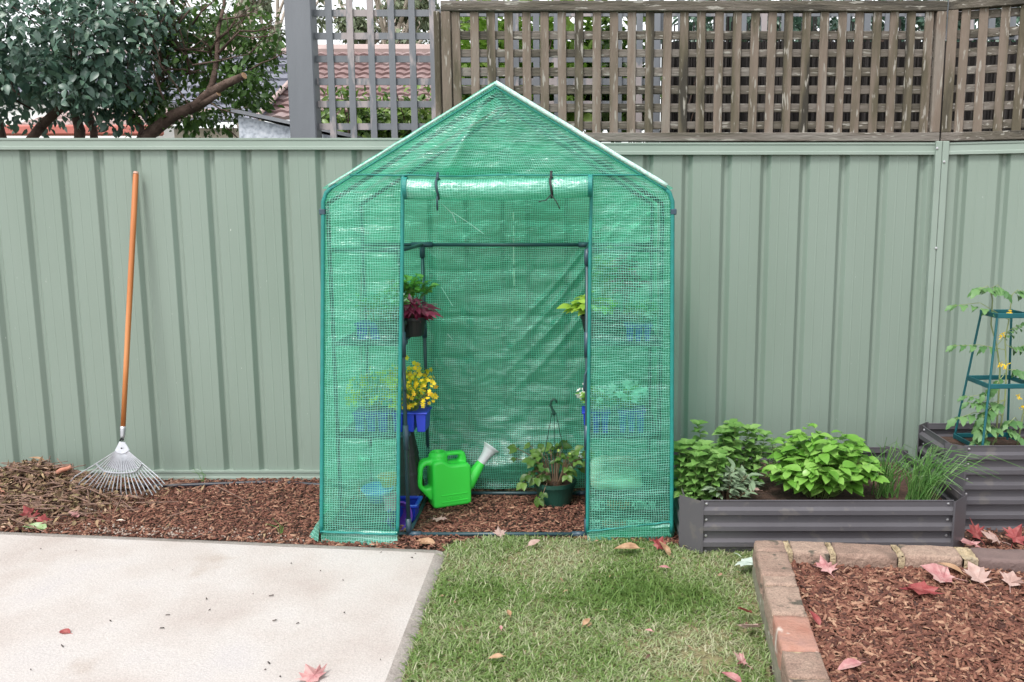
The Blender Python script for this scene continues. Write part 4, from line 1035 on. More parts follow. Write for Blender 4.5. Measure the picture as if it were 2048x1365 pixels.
# --- watering can
wc = P(888, 1006, .40)
def curve_solid(spl, ext, bev):
    cu = bpy.data.curves.new('c', 'CURVE'); cu.dimensions = '2D'; cu.fill_mode = 'BOTH'; cu.extrude = ext; cu.bevel_depth = bev; cu.bevel_resolution = 3; cu.offset = -bev
    for pts in spl:
        s = cu.splines.new('POLY'); s.points.add(len(pts) - 1); s.use_cyclic_u = True
        for i, (x, z) in enumerate(pts): s.points[i].co = (x, z, 0, 1)
    o = bpy.data.objects.new('c', cu); C.objects.link(o); bpy.context.view_layer.update()
    me = bpy.data.meshes.new_from_object(o.evaluated_get(bpy.context.evaluated_depsgraph_get())); bpy.data.objects.remove(o)
    return me
def rounded(pts, r=.012, n=4):
    out = []; m = len(pts)
    for i in range(m):
        p = Vector(pts[i]); a = Vector(pts[i-1]); b = Vector(pts[(i+1) % m])
        da = (a - p); db = (b - p); q = min(r, da.length * .45, db.length * .45)
        p0 = p + da.normalized() * q; p1 = p + db.normalized() * q
        for k in range(n + 1):
            t = k / n; out.append(tuple((1-t)**2 * p0 + 2*t*(1-t) * p + t*t * p1))
    return out
def can_body():
    bm_v = []; bm_f = []
    def take(me, rx=True, dy=0):
        n = len(bm_v)
        for v in me.vertices: bm_v.append((v.co.x, v.co.z + dy, v.co.y))
        for p in me.polygons: bm_f.append(tuple(n + i for i in p.vertices))
    take(curve_solid([rounded([(-.085,0),(.118,0),(.118,.205),(.10,.222),(.01,.222),(-.035,.255),(-.085,.245)], .018)], .048, .016))
    take(curve_solid([rounded([(-.148,.215),(-.128,.252),(-.06,.258),(-.06,.06),(-.085,.03),(-.155,.115)], .02), rounded([(-.126,.205),(-.115,.222),(-.086,.222),(-.086,.108),(-.118,.108),(-.132,.125)], .014)], .019, .013))
    take(curve_solid([rounded([(-.055,.215),(.112,.215),(.098,.275),(-.02,.280),(-.055,.27)], .016), rounded([(-.0,.228),(.066,.228),(.072,.258),(.0,.260)], .012)], .012, .012))
    me = bpy.data.meshes.new('watering_can')
    # spout
    mb = MB(); mb.tube([(.085,0,.075),(.118,0,.10),(.155,0,.145),(.185,0,.185),(.205,0,.212)], [.045,.042,.032,.025,.021], 16)
    n = len(bm_v); bm_v.extend(mb.v); bm_f.extend(tuple(i + n for i in f) for f in mb.f)
    mb = MB(); mb.lathe([(.001, .20), (.050, .20), (.048, .270), (.040, .285), (.001, .285)], 20, (-.04, 0, 0)); n = len(bm_v); bm_v.extend(mb.v); bm_f.extend(tuple(i + n for i in f) for f in mb.f)
    me.from_pydata([tuple(v) for v in bm_v], [], bm_f); me.update()
    o = bpy.data.objects.new('t', me); C.objects.link(o)
    rm = o.modifiers.new('r', 'REMESH'); rm.mode = 'VOXEL'; rm.voxel_size = .0032
    cm = MB(); cm.lathe([(0, .25), (.031, .25), (.031, .31), (0, .31)], 24, (-.04, 0, 0)); cut = cm.build('cut', M_['can'])
    bo = o.modifiers.new('b', 'BOOLEAN'); bo.operation = 'DIFFERENCE'; bo.object = cut; bo.solver = 'EXACT'
    sm = o.modifiers.new('s', 'SMOOTH'); sm.iterations = 7; sm.factor = .5
    bpy.context.view_layer.update()
    m2 = bpy.data.meshes.new_from_object(o.evaluated_get(bpy.context.evaluated_depsgraph_get())); bpy.data.objects.remove(o); bpy.data.objects.remove(cut)
    m2.materials.clear()
    m2.polygons.foreach_set('use_smooth', [True] * len(m2.polygons)); m2.name = 'can_body'
    return m2
can = thing('watering_can', 'bright green plastic watering can with a white rose on its spout', 'watering can')
body = link('can_body', can_body(), M_['can'], can)
d = Vector((.62, 0, .785)).normalized(); Mq = d.to_track_quat('Z', 'Y').to_matrix().to_4x4()
mb = MB(); mb.lathe([(.0235, -.012), (.024, .02), (.028, .045), (.036, .07), (.047, .084), (.047, .088), (.0, .091)], 26, Vector((.199, 0, .205)), Mq); rs_ = mb.build('rose', M_['white_plastic'], can, smooth=False)
# moulded maker's plate on the broad side
mb = MB()
for z0, z1 in ((.029, .034), (.064, .069)): mb.box((-.045, -.0675, z0), (.095, -.0625, z1))
mb.build('plate_line', M_['can'], can, bevel=.001)
mb = MB(); mb.tube([(.025 + .042 * math.cos(q), -.0635, .049 + .0105 * math.sin(q)) for q in [2*math.pi*i/32 for i in range(33)]], .0022, 5)
mb.build('emblem_ring', M_['can'], can)
cu = bpy.data.curves.new('emblem', 'FONT'); cu.body = 'Decor'; cu.size = .021; cu.extrude = .0022; cu.align_x = 'CENTER'; cu.align_y = 'CENTER'; cu.shear = .25
to = bpy.data.objects.new('emblem', cu); C.objects.link(to); bpy.context.view_layer.update()
me = bpy.data.meshes.new_from_object(to.evaluated_get(bpy.context.evaluated_depsgraph_get())); bpy.data.objects.remove(to); me.materials.clear()
for v in me.vertices: v.co = Vector((v.co.x + .025, -.0638 - v.co.z, v.co.y + .049))
link('emblem', me, M_['can'], can)
can.location = (P(893, 1000, .46).x, .46, .012); can.rotation_euler = (0, 0, R(26)); can.scale = (.93, .93, .93)

# --- hanging pot with a strawberry plant, standing on the mulch
hb = G(1108, 1004, .02); hb = Vector((P(1110, 1000, .455).x, .455, .015))
g = thing('hanging_pot', 'dark green hanging pot with a strawberry plant and an upright hook, standing on the mulch', 'plant pot', hb)
mb = MB(); mb.lathe([(0, 0), (.070, 0), (.076, .006), (.096, .098), (.104, .100), (.104, .118), (.095, .118), (.088, .09), (0, .088)], 32, hb); mb.build('pot', M_['green_pot'], g, smooth=False)
mb = MB(); mb.lathe([(0, .10), (.09, .098)], 24, hb); mb.build('potting_soil', M_['soil'], g)
hk = P(1108, 826, .455)
mb = MB()
for a in (R(200), R(-20), R(90)):
    mb.tube([hb + Vector((math.cos(a) * .1, math.sin(a) * .09, .11)), hb.lerp(hk, .55) + Vector((math.cos(a) * .045, math.sin(a) * .04, .03)), hk + Vector((math.cos(a) * .01, 0, 0))], .0022, 6)
mb.build('hanger_strand', M_['green_pot'], g)
mb = MB(); mb.tube([hk + Vector((x, 0, z)) for x, z in ((.0, -.012), (.0, 0), (-.008, .018), (-.016, .035), (-.014, .055), (-.002, .066), (.010, .060), (.013, .048))], [.008,.008,.0065,.006,.006,.006,.0055,.005], 9); mb.build('hook', M_['green_pot'], g, smooth=True)
# trifoliate leaves on long arching stalks
mb = MB(); pos = []; dd = []; nn = []
specs = [(random.uniform(0, 2*math.pi), random.uniform(.07, .17), random.uniform(.05, .17)) for _ in range(58)] + [(R(200), .15, .02), (R(235), .13, -.045), (R(250), .15, -.01), (R(215), .18, .03), (R(160), .2, .16), (R(175), .19, .12), (R(5), .17, .10), (R(-10), .15, .14)]
for a, rr, hh in specs:
    b = hb + Vector((math.cos(a) * .03, math.sin(a) * .03, .10)); e = hb + Vector((math.cos(a) * rr, math.sin(a) * rr * .8, .10 + hh))
    m = b.lerp(e, .55) + Vector((0, 0, .04)); mb.tube([b, m, e], [.0022, .002, .0015], 5)
    ov = (e - m).normalized()
    side_ = ov.cross(Vector((0, 0, 1))).normalized()
    for ang in (-1.25, 0, 1.25):
        q = ov * math.cos(ang) + side_ * math.sin(ang); pos.append(e[:]); dd.append((q + Vector((0, 0, -.25)))[:]); nn.append((-ov.x*.0 + random.uniform(-.2,.2), -.55, .8))
mb.build('stalk', M_['stem_red'], g)
n = len(pos); scatter('leaves', LEAF_WIDE, np.array(pos), basis(np.array(dd), np.array(nn)), np.repeat(rng.uniform(.028, .052, n // 3), 3), M_['strawberry'], g, rnd=np.repeat(rng.random(n//3), 3), smooth=True)
flowers(g, hb + Vector((0, 0, .1)), .08, .06, .1, .2, 6, .014, 'lime', name='flower_buds')
# ================================================================== IN THE YARD
# --- rake leaning on the fence
rk = thing('leaf_rake', 'leaf rake with a long varnished handle and steel tines, leaning on the fence', 'rake', P(240, 1000, .56))
pt, pb = P(272, 346, .815), P(246, 858, .625)
mb = MB(); mb.tube([pb, pb.lerp(pt, .25), pb.lerp(pt, .6), pb.lerp(pt, .992), pt], [.0115, .0125, .0135, .0135, .009], 14); mb.build('handle', M_['rake_wood'], rk, smooth=True)
mb = MB(); e_ = (pt - pb).normalized(); mb.tube([pt - e_ * .004, pt + e_ * .006], [.0137, .010], 14); mb.build('handle_end', M_['rake_tip'], rk)
hd = P(243, 886, .612); pf = P(245, 878, .615)
mb = MB(); mb.tube([pf, pf.lerp(pb, .3), pb, pb + e_ * .012], [.0075, .0105, .0132, .0135], 14); mb.build('ferrule', M_['galv'], rk, smooth=True)
mb = MB(); mb.tube([pf + Vector((-.008, -.008, -.006)), pf + Vector((0, -.012, .004)), pf + Vector((.009, -.008, -.006))], .005, 8); mb.build('clamp', M_['strap_black'], rk)
tips = [(139,966),(152,978),(160,984),(170,989),(178,994),(188,997),(197,999),(206,1001),(216,1003),(225,1004),(235,1004),(244,1004),(255,1003),(265,1001),(275,998),(286,997),(296,994),(305,991),(312,986),(319,980),(325,974),(329,968)]
nT = len(tips); mbT = MB(); tipm = MB(); fulc = []
for i, (u, v) in enumerate(tips):
    a = i / (nT - 1); tp = P(u, v, .555); tp.z = max(tp.z, .014)
    st_ = P(lerp(231, 256, a), 903 + 4 * math.sin(math.pi * a), .60)
    k = st_.lerp(tp, .86) + Vector((0, -.006, .012)); q = st_.lerp(tp, .4) + Vector((0, -.004 * math.sin(math.pi * a), .004))
    mbT.tube([st_, q, k, tp], [.0026, .0026, .0028, .003], 6); fulc.append(st_.lerp(tp, .40 + .06 * math.sin(math.pi * a)) + Vector((0, -.008, .004)))
mbT.build('tines', M_['galv'], rk)
mb = MB(); mb.tube(fulc, .0075, 6, flat=.45); mb.build('cross_brace', M_['galv'], rk)
mb = MB(); A = P(243, 886, .606); L1, R1, Bm = P(229, 905, .596), P(258, 905, .596), P(244, 908, .594)
t0 = Vector((0, .006, 0))
vs = [P(238, 884, .606), P(249, 884, .606), P(259, 901, .597), P(251, 907, .594), P(243, 909, .593), P(235, 907, .594), P(229, 902, .597)]
mb.add(vs + [p + t0 for p in vs], [tuple(range(6, -1, -1)), tuple(range(7, 14))] + [(i, (i+1) % 7, 7 + (i+1) % 7, 7 + i) for i in range(7)]); mb.build('head_plate', M_['galv'], rk, bevel=.002)
vs = [P(230, 905, .602), P(244, 911, .600), P(257, 905, .602), P(276, 936, .590), P(243, 944, .586), P(213, 932, .590)]
mb = MB(); mb.add(vs + [p + t0 * .3 for p in vs], [(0,1,4,5), (1,2,3,4), (6,11,10,7), (7,10,9,8)]); mb.build('spring_plate', M_['galv'], rk)
p = P(243, 897, .592); mb = MB(); mb.lathe([(0, .003), (.003, .003), (.004, 0)], 10, p, Matrix.Rotation(math.pi/2, 4, 'X')); mb.build('rivet', M_['strap_black'], rk)

# --- irrigation pipe at the foot of the fence
pp = [G(u, v, .018) for u, v in ((225,968),(300,972),(345,972),(420,969),(500,966),(560,965),(620,969),(690,974))]
mb = MB(); mb.tube(pp, .0105, 10); tag(mb.build('irrigation_pipe', M_['hose'], smooth=True), 'black irrigation pipe lying on the mulch along the foot of the fence', 'pipe')

# --- bark mulch
def free(x, y): return ~inpoly(x, y, SLAB) & ~inpoly(x, y, LAWN) & ~inpoly(x, y, OUT) & (y < YF - .01)
def chips(name, x, y, z, smin=.008, smax=.036, flat=.35, seed=0):
    N = len(x); a = rng.random(N) * 2 * np.pi
    d = np.stack([np.cos(a), np.sin(a), rng.normal(size=N) * flat * .8], 1)
    nn = np.stack([rng.normal(size=N) * flat, rng.normal(size=N) * flat, np.ones(N)], 1)
    L = smin + (smax - smin) * rng.random(N) ** 2.2
    s = np.stack([L, L * rng.uniform(.09, .34, N) + .0012, L * rng.uniform(.06, .14, N) + .001], 1)
    return scatter(name, CHIP, np.stack([x, y, z], 1), basis(d, nn), s, M_['mulch'])
N = 70000; x = rng.uniform(-2.6, 2.5, N); y = rng.uniform(-.55, YF - .012, N); k = free(x, y) & ~((x > .44) & (x < 1.58) & (y > -.12)); x, y = x[k], y[k]
k = (x < .5) | (rng.random(len(x)) < .6); x, y = x[k], y[k]
z = .010 + .012 * rng.random(len(x)) + .008 * np.sin(x * 7) * np.cos(y * 9)
tag(chips('bark_mulch', x, y, z), 'reddish brown bark mulch covering the ground around the greenhouse', 'mulch', kind='stuff')
N = 52000; a = rng.uniform(BW * .85, 1.75, N); b = rng.uniform(BW * .85, 1.35, N)
pts = np.array([bc[:]]) + a[:, None] * np.array([ba[:]]) + b[:, None] * np.array([bb[:]])
z = .114 + .016 * rng.random(N) + .010 * np.sin(pts[:, 0] * 8) * np.cos(pts[:, 1] * 7)
tag(chips('bark_mulch', pts[:, 0], pts[:, 1], z, .008, .046, .42), 'reddish brown bark mulch filling the brick edged bed', 'mulch', kind='stuff')
# crushed stone showing at the slab's edge on the left
N = 420; t_ = rng.random(N); s_ = rng.random(N) ** 2 * .11
bp_ = np.array([(c0 + dl * 1.0)[:]]) * t_[:, None] + np.array([(c0 + dl * .25)[:]]) * (1 - t_)[:, None]
w_ = np.exp(-((t_ - .45) / .28) ** 2); k = rng.random(N) < w_; bp_, s_ = bp_[k], s_[k]
pos = bp_ - np.array([e1.normalized()[:]]) * (.02 + s_)[:, None]; pos[:, 2] = .018 + .008 * rng.random(len(pos))
tag(scatter('crushed_stone', CHIP, pos, basis(unit(len(pos)) * [1,1,.2], unit(len(pos)) * .3 + [0,0,1]), np.stack([rng.uniform(.004,.012,len(pos)), rng.uniform(.004,.009,len(pos)), rng.uniform(.003,.006,len(pos))], 1), M_['gravel']), 'pale crushed stone scattered in the mulch beside the concrete', 'gravel', kind='stuff')

# --- lawn
N = 115000; x = rng.uniform(-1.4, .75, N); y = rng.uniform(-2.2, .02, N); k = inpoly(x, y, LAWN)
x, y = x[k], y[k]
dens = np.array([nz(a * 2.6, b * 2.6, 3) for a, b in zip(x, y)]); fine = np.array([nz(a * 9, b * 9, 8) for a, b in zip(x, y)])
k = rng.random(len(x)) < (.80 + .75 * dens + .5 * fine); x, y, dens, fine = x[k], y[k], dens[k], fine[k]
N = len(x); a = rng.random(N) * 2 * np.pi; up = rng.uniform(.05, 1.05, N) ** 1.2
d = np.stack([np.cos(a), np.sin(a), up], 1); nn = np.stack([np.cos(a + rng.normal(size=N) * .5) * -.6, np.sin(a) * -.6, np.ones(N)], 1)
L = rng.uniform(.016, .046, N) * (1 + .3 * dens)
rn = np.clip(.40 + .2 * rng.normal(size=N) - .6 * dens + .2 * fine, 0, 1); rn = np.where(rng.random(N) < .27 - .55 * dens, rng.uniform(.75, 1, N), rn)
tag(scatter('lawn_grass', BLADE, np.stack([x, y, np.full(N, .014)], 1), basis(d, nn), np.stack([L, rng.uniform(.0026, .0050, N), L * 1.2], 1), M_['grass'], rnd=rn), 'patchy green lawn grass with dry straw between the slab and the brick edge', 'grass', kind='stuff')

# --- heap of raked litter
def heap(x, y):
    return .125 * np.exp(-((x + 2.78) / .26) ** 2 - ((y - .62) / .17) ** 2) + .035 * np.exp(-((x + 2.6) / .40) ** 2 - ((y - .40) / .24) ** 2)
N = 5200; x = rng.normal(-2.68, .27, N); y = rng.normal(.48, .22, N); k = free(x, y) & (x > -3.3) & (x < -1.75) & (rng.random(N) < np.clip(1.35 - (x + 2.75) * 1.1, .15, 1)); x, y = x[k], y[k]; N = len(x)
z = heap(x, y) + .018 + rng.normal(size=N) * .012
d = unit(N); d[:, 2] *= .4; nn = unit(N) * .7 + [0, 0, .8]
tag(scatter('leaf_litter', leaf_t(.55, .2, .45, 3), np.stack([x, y, np.maximum(z, .012)], 1), basis(d, nn), np.stack([rng.uniform(.012, .050, N), rng.uniform(.007, .036, N), rng.uniform(.01, .05, N)], 1), M_['litter']), 'heap of raked dry leaves and bark pieces in front of the fence on the left', 'leaf litter', kind='stuff')
mb = MB(); vs = []; fs = []
n = 24
for j in range(n + 1):
    for i in range(n + 1):
        X = -3.5 + 1.9 * i / n; Y = .02 + .80 * j / n; vs.append((X, Y, float(heap(np.array(X), np.array(Y))) - .002))
for j in range(n):
    for i in range(n): fs.append((j*(n+1)+i, j*(n+1)+i+1, (j+1)*(n+1)+i+1, (j+1)*(n+1)+i))
mb.add(vs, fs); struct(mb.build('litter_soil', M_['soil'], smooth=True))
N = 230; x = rng.normal(-2.66, .30, N); y = rng.normal(.46, .20, N); k = free(x, y) & (x > -3.3) & (x < -1.7); x, y = x[k], y[k]; N = len(x)
an = rng.normal(size=N) * .9; d = np.stack([np.cos(an), np.sin(an) * .6, rng.normal(size=N) * .18], 1)
STK = ([(-.5,-.5,0),(-.5,.5,0),(-.5,0,1),(0,-.5,.4),(0,.6,.2),(.05,0,1.2),(.5,-.3,0),(.5,.3,0),(.5,0,.5)], [(0,1,4,3),(1,2,5,4),(2,0,3,5),(3,4,7,6),(4,5,8,7),(5,3,6,8)])
LS = rng.uniform(.05, .24, N); WS = rng.uniform(.002, .007, N)
tag(scatter('twig_litter', STK, np.stack([x, y, heap(x, y) + .022 + .018 * rng.random(N)], 1), basis(d, np.tile([0., 0.1, 1], (N, 1))), np.stack([LS, WS, WS], 1), M_['twig']), 'dry twigs tangled through the heap of raked leaves', 'twigs', kind='stuff')
def twig(label, path, r, mat='twig', name='twig', cat='twig', group=None):
    mb = MB(); pts = []
    for i in range(len(path) - 1):
        a, b = P(*path[i]), P(*path[i+1])
        for k in range(4): pts.append(a.lerp(b, k / 4) + Vector((random.uniform(-1,1), random.uniform(-1,1), random.uniform(-1,1))) * r * .5)
    pts.append(P(*path[-1]))
    m = len(pts); mb.tube(pts, [r * (1 - .35 * i / m) for i in range(m)], 7)
    return tag(mb.build(name, M_[mat], smooth=True), label, cat, group)
twig('brown stick lying across the top of the leaf heap', [(-10,962,.60),(60,946,.62),(142,930,.64)], .010)
twig('rolled piece of red bark beside the stick on top of the leaf heap', [(104,953,.58),(143,934,.62)], .014, 'bark_strip', 'bark_strip', 'bark')
twig('long red bark strip at the left edge of the leaf heap', [(-6,979,.44),(40,1000,.42)], .011, 'bark_strip', 'bark_strip', 'bark')
twig('thick brown stick lying on the mulch in front of the rake', [(140,990,.46),(200,1003,.42),(285,1021,.36)], .0085)
twig('long thin twig lying on the mulch across the front of the rake', [(20,1025,.34),(85,1008,.40),(180,1012,.38),(240,1006,.41),(320,1004,.41)], .0040)
twig('bleached stick on the mulch below the rake', [(172,1018,.37),(210,1026,.34),(247,1032,.32)], .0055, 'twig_pale')
twig('thin curved twig on the mulch right of the bleached stick', [(232,1035,.31),(280,1028,.33),(345,1016,.37)], .0030)
twig('fine twig standing up out of the leaf heap', [(150,952,.62),(130,935,.64),(114,917,.66)], .0030)
twig('fine dark twig reaching from the leaf heap towards the rake', [(110,948,.6),(145,935,.62),(172,930,.64)], .0028)
twig('short brown stick in front of the leaf heap on the left', [(6,1042,.28),(22,1012,.36)], .0075)
twig('small stick lying flat on the concrete slab', [(197,1276,-.69),(230,1270,-.68),(267,1267,-.672)], .0040)
twig('thin dry stick lying on the mulch of the brick edged bed', [(1745,1240,-.88),(1780,1247,-.885),(1820,1252,-.89)], .0060, 'twig')
twig('long pale splinter lying on the mulch near the right edge of the brick edged bed', [(1925,1235,-.86),(1965,1265,-.93),(2003,1297,-1.0)], .0035, 'twig_pale')
# dry leaf caught on a twig above the heap
def flat_leaf(name, label, cat, c, size, mat, yaw=0, tilt=0, roll=0, shape='oval', group=None, curl=.25):
    if shape == 'maple':
        pol = [(0,-.02),(.10,.10),(.42,.16),(.30,.26),(.62,.52),(.36,.48),(.40,.66),(.22,.62),(.0,1.0)]
        pol = pol + [(-x, y) for x, y in pol[-2:0:-1]]
        vs = [(0, .28, 0)] + [(x, y, 0) for x, y in pol]; n = len(pol)
        vs = [(x, y - .3, .22 * nz(x * 3 + c.x * 40, y * 3, c.y * 30) + curl * (x * x + (y - .3) ** 2) * .5) for x, y, _ in vs]
        fs = [(0, i + 1, (i + 1) % n + 1) for i in range(n)]
        stem = [(0, -.3, .0), (.03, -.55, .02), (.08, -.72, .0)]
    else:
        v_, fs = leaf_t(.48, .16, curl, 5); vs = [(y, x - .5, z) for x, y, z in v_]; stem = [(0, -.5, 0), (.02, -.68, .0)]
    Mx = Matrix.Rotation(R(16), 4, 'X') @ Matrix.Rotation(yaw, 4, 'Z') @ Matrix.Rotation(tilt, 4, 'X') @ Matrix.Rotation(roll, 4, 'Y')
    mb = MB(); mb.add([c + Mx @ (Vector(v) * size) for v in vs], fs)
    mb.tube([c + Mx @ (Vector(v) * size) for v in stem], .0012, 4)
    return tag(mb.build(name, M_[mat]), label, cat, group)
flat_leaf('dry_leaf', 'pale curled dry leaf held up by a twig above the leaf heap', 'leaf', P(75, 916, .64), .075, 'leaf_brown', R(95), R(35), R(20))
FL = [ # u, v, z, size, shape, material, yaw, tilt, label
 (128,1262,ZS+.006,.055,'oval','maple_red',70,5,'small red leaf with a stalk on the concrete slab'),
 (628,1354,ZS+.008,.085,'maple','maple_pink',40,6,'pink maple leaf at the front edge of the concrete slab'),
 (880,1037,.035,.070,'maple','maple_pale',170,12,'pale pink leaf on the mulch inside the greenhouse, below the watering can'),
 (848,1082,.035,.105,'oval','leaf_brown',80,8,'folded tan leaf on the mulch in front of the left door post'),
 (1000,1068,.035,.055,'maple','maple_pale',20,25,'pale pink scrap of leaf behind the front floor bar'),
 (1068,1084,.05,.075,'oval','maple_pale',-60,18,'pale pink curled leaf on the lawn edge in front of the floor bar'),
 (1255,1092,.06,.105,'oval','leaf_brown',85,10,'reddish brown leaf lying below the skirt of the right cover'),
 (1318,1091,.05,.060,'maple','maple_red',-40,50,'dull red crumpled leaf beside the corner post of the herb bed'),
 (1332,1096,.05,.080,'oval','leaf_brown',30,40,'brown curled leaf at the foot of the herb bed corner post'),
 (1490,1120,.07,.095,'maple','maple_white',200,12,'silvery white leaf on the lawn in the corner of the brick edge'),
 (1328,1133,.05,.050,'oval','maple_pink',75,10,'small pink leaf on the lawn below the herb bed'),
 (1492,1222,.06,.075,'maple','maple_red',120,35,'dark red curled leaf on the lawn against the brick edge'),
 (1502,1252,.05,.075,'maple','maple_pale',150,40,'pale mauve curled leaf against the brick edge, below the dark red one'),
 (1485,1322,.05,.070,'maple','maple_pink',60,30,'pinkish red leaf on the lawn near the brick edge at the front'),
 (1465,1352,.05,.085,'oval','maple_pink',50,15,'deep pink leaf on the lawn at the very front'),
 (992,1312,.045,.060,'oval','leaf_brown',95,8,'brown leaf on the lawn near the slab edge'),
 (1018,1224,.045,.045,'oval','leaf_brown',20,10,'small tan leaf on the middle of the lawn'),
 (1173,1242,.045,.055,'oval','leaf_brown',-35,10,'beige leaf on the lawn right of the small tan one'),
 (1002,1254,.045,.030,'oval','maple_pink',10,10,'tiny pink petal shaped leaf on the lawn near the slab'),
 (1298,1260,.045,.035,'oval','maple_pink',70,10,'tiny pink leaf on the middle right of the lawn'),
 (1655,1137,.15,.085,'maple','maple_pink',15,10,'small pink maple leaf on the mulch near the corner of the brick edge'),
 (1888,1150,.15,.150,'maple','maple_pink',75,12,'large bright pink maple leaf on the mulch behind the salmon one'),
 (1958,1153,.15,.125,'maple','maple_pale',10,12,'pale pink maple leaf lying face down on the mulch beside the bright pink one'),
 (1845,1177,.15,.120,'maple','maple_red',150,14,'salmon red maple leaf on the mulch in front of the bright pink one'),
 (2022,1162,.15,.090,'maple','maple_pale',-30,12,'pale maple leaf on the mulch at the right edge of the picture'),
 (1700,1327,.15,.085,'oval','maple_pink',110,14,'pink half folded leaf on the mulch at the front of the brick edged bed'),
 (1632,1235,.15,.060,'oval','maple_red',20,30,'small red leaf wedged against the inside of the brick edge'),
 (1905,1133,.155,.090,'oval','leaf_brown',60,25,'tan curled leaf against the back row of bricks'),
 (1955,1066,.06,.105,'maple','maple_red',20,35,'big red crumpled maple leaf at the foot of the tomato bed'),
 (1990,1078,.05,.095,'maple','maple_pale',70,15,'pale pink maple leaf at the foot of the tomato bed'),
 (2030,1076,.05,.100,'maple','maple_red',-40,25,'red maple leaf right of the pale one at the foot of the tomato bed'),
 (1938,1085,.05,.100,'maple','maple_pink',130,20,'pink maple leaf beside the corner post of the herb bed, on the right'),
 (62,1030,.05,.085,'maple','maple_red',60,30,'crimson crumpled leaf on the front of the leaf heap'),
 (85,1043,.04,.060,'maple','maple_red',10,20,'crimson leaf lying right of the other crimson leaf, before the heap'),
 (70,1051,.04,.120,'oval','leaf_green',80,15,'torn green and white leaf at the edge of the concrete on the left'),
 (155,1030,.04,.060,'maple','maple_pink',100,20,'pink leaf on the mulch in front of the leaf heap'),
 (240,1040,.04,.032,'oval','twig_pale',100,20,'cream chip of wood on the mulch below the bleached stick'),
]
for u, v, z, s_, shp, mt, yw, tl, lab in FL:
    if 1850 < u and v > 1140: s_ *= .82
    if 'lawn' in lab and 'white' not in lab: s_ *= .8
    flat_leaf('fallen_leaf', lab, 'leaf', G(u, v, z), s_, mt, R(yw), R(tl), R(tl * .6), shp, 'fallen leaves')
N = 420; x = rng.uniform(-2.2, 2.2, N); y = rng.uniform(-1.9, .55, N); k = ~inpoly(x, y, SLAB) & (rng.random(N) < np.where(inpoly(x, y, LAWN), .55, .9)); x, y = x[k], y[k]; N = len(x)
z = np.where(inpoly(x, y, BED), .135, np.where(inpoly(x, y, LAWN), .035, .03))
k = ~(inpoly(x, y, OUT) & ~inpoly(x, y, BED)) & ~((x > .40) & (x < 1.6) & (y > -.17)); x, y, z = x[k], y[k], z[k]; N = len(x)
tag(scatter('leaf_fragments', leaf_t(.5, .25, .6, 3), np.stack([x, y, z], 1), basis(unit(N) * [1, 1, .25], unit(N) * .5 + [0, 0, .8]), np.stack([rng.uniform(.010, .032, N), rng.uniform(.008, .026, N), rng.uniform(.01, .03, N)], 1), M_['litter']), 'small broken bits of dry leaf scattered over the lawn and mulch', 'leaf bits', kind='stuff')
# crumbs and husks on the slab
N = 34; u = rng.uniform(0, 890, N); v = 1060 + 300 * rng.random(N) ** 1.6
pos = np.array([G(a, b, ZS + .003)[:] for a, b in zip(u, v)]); k = inpoly(pos[:, 0], pos[:, 1], SLAB); pos = pos[k]; N = len(pos)
an = rng.random(N) * 6.28
tag(scatter('leaf_crumbs', CHIP, pos, basis(np.stack([np.cos(an), np.sin(an), 0 * an], 1), np.tile([0., 0, 1], (N, 1))), np.stack([rng.uniform(.003, .022, N) ** 1.0 * rng.uniform(.4, 1, N), rng.uniform(.002, .006, N), rng.uniform(.002, .004, N)], 1), M_['husk']), 'dark crumbs and husks scattered on the concrete', 'crumbs', kind='stuff')
for i, (a, b, s_) in enumerate(((164,1186,.022),(85,1076+56,.014),(288,1086,.014))):
    pass

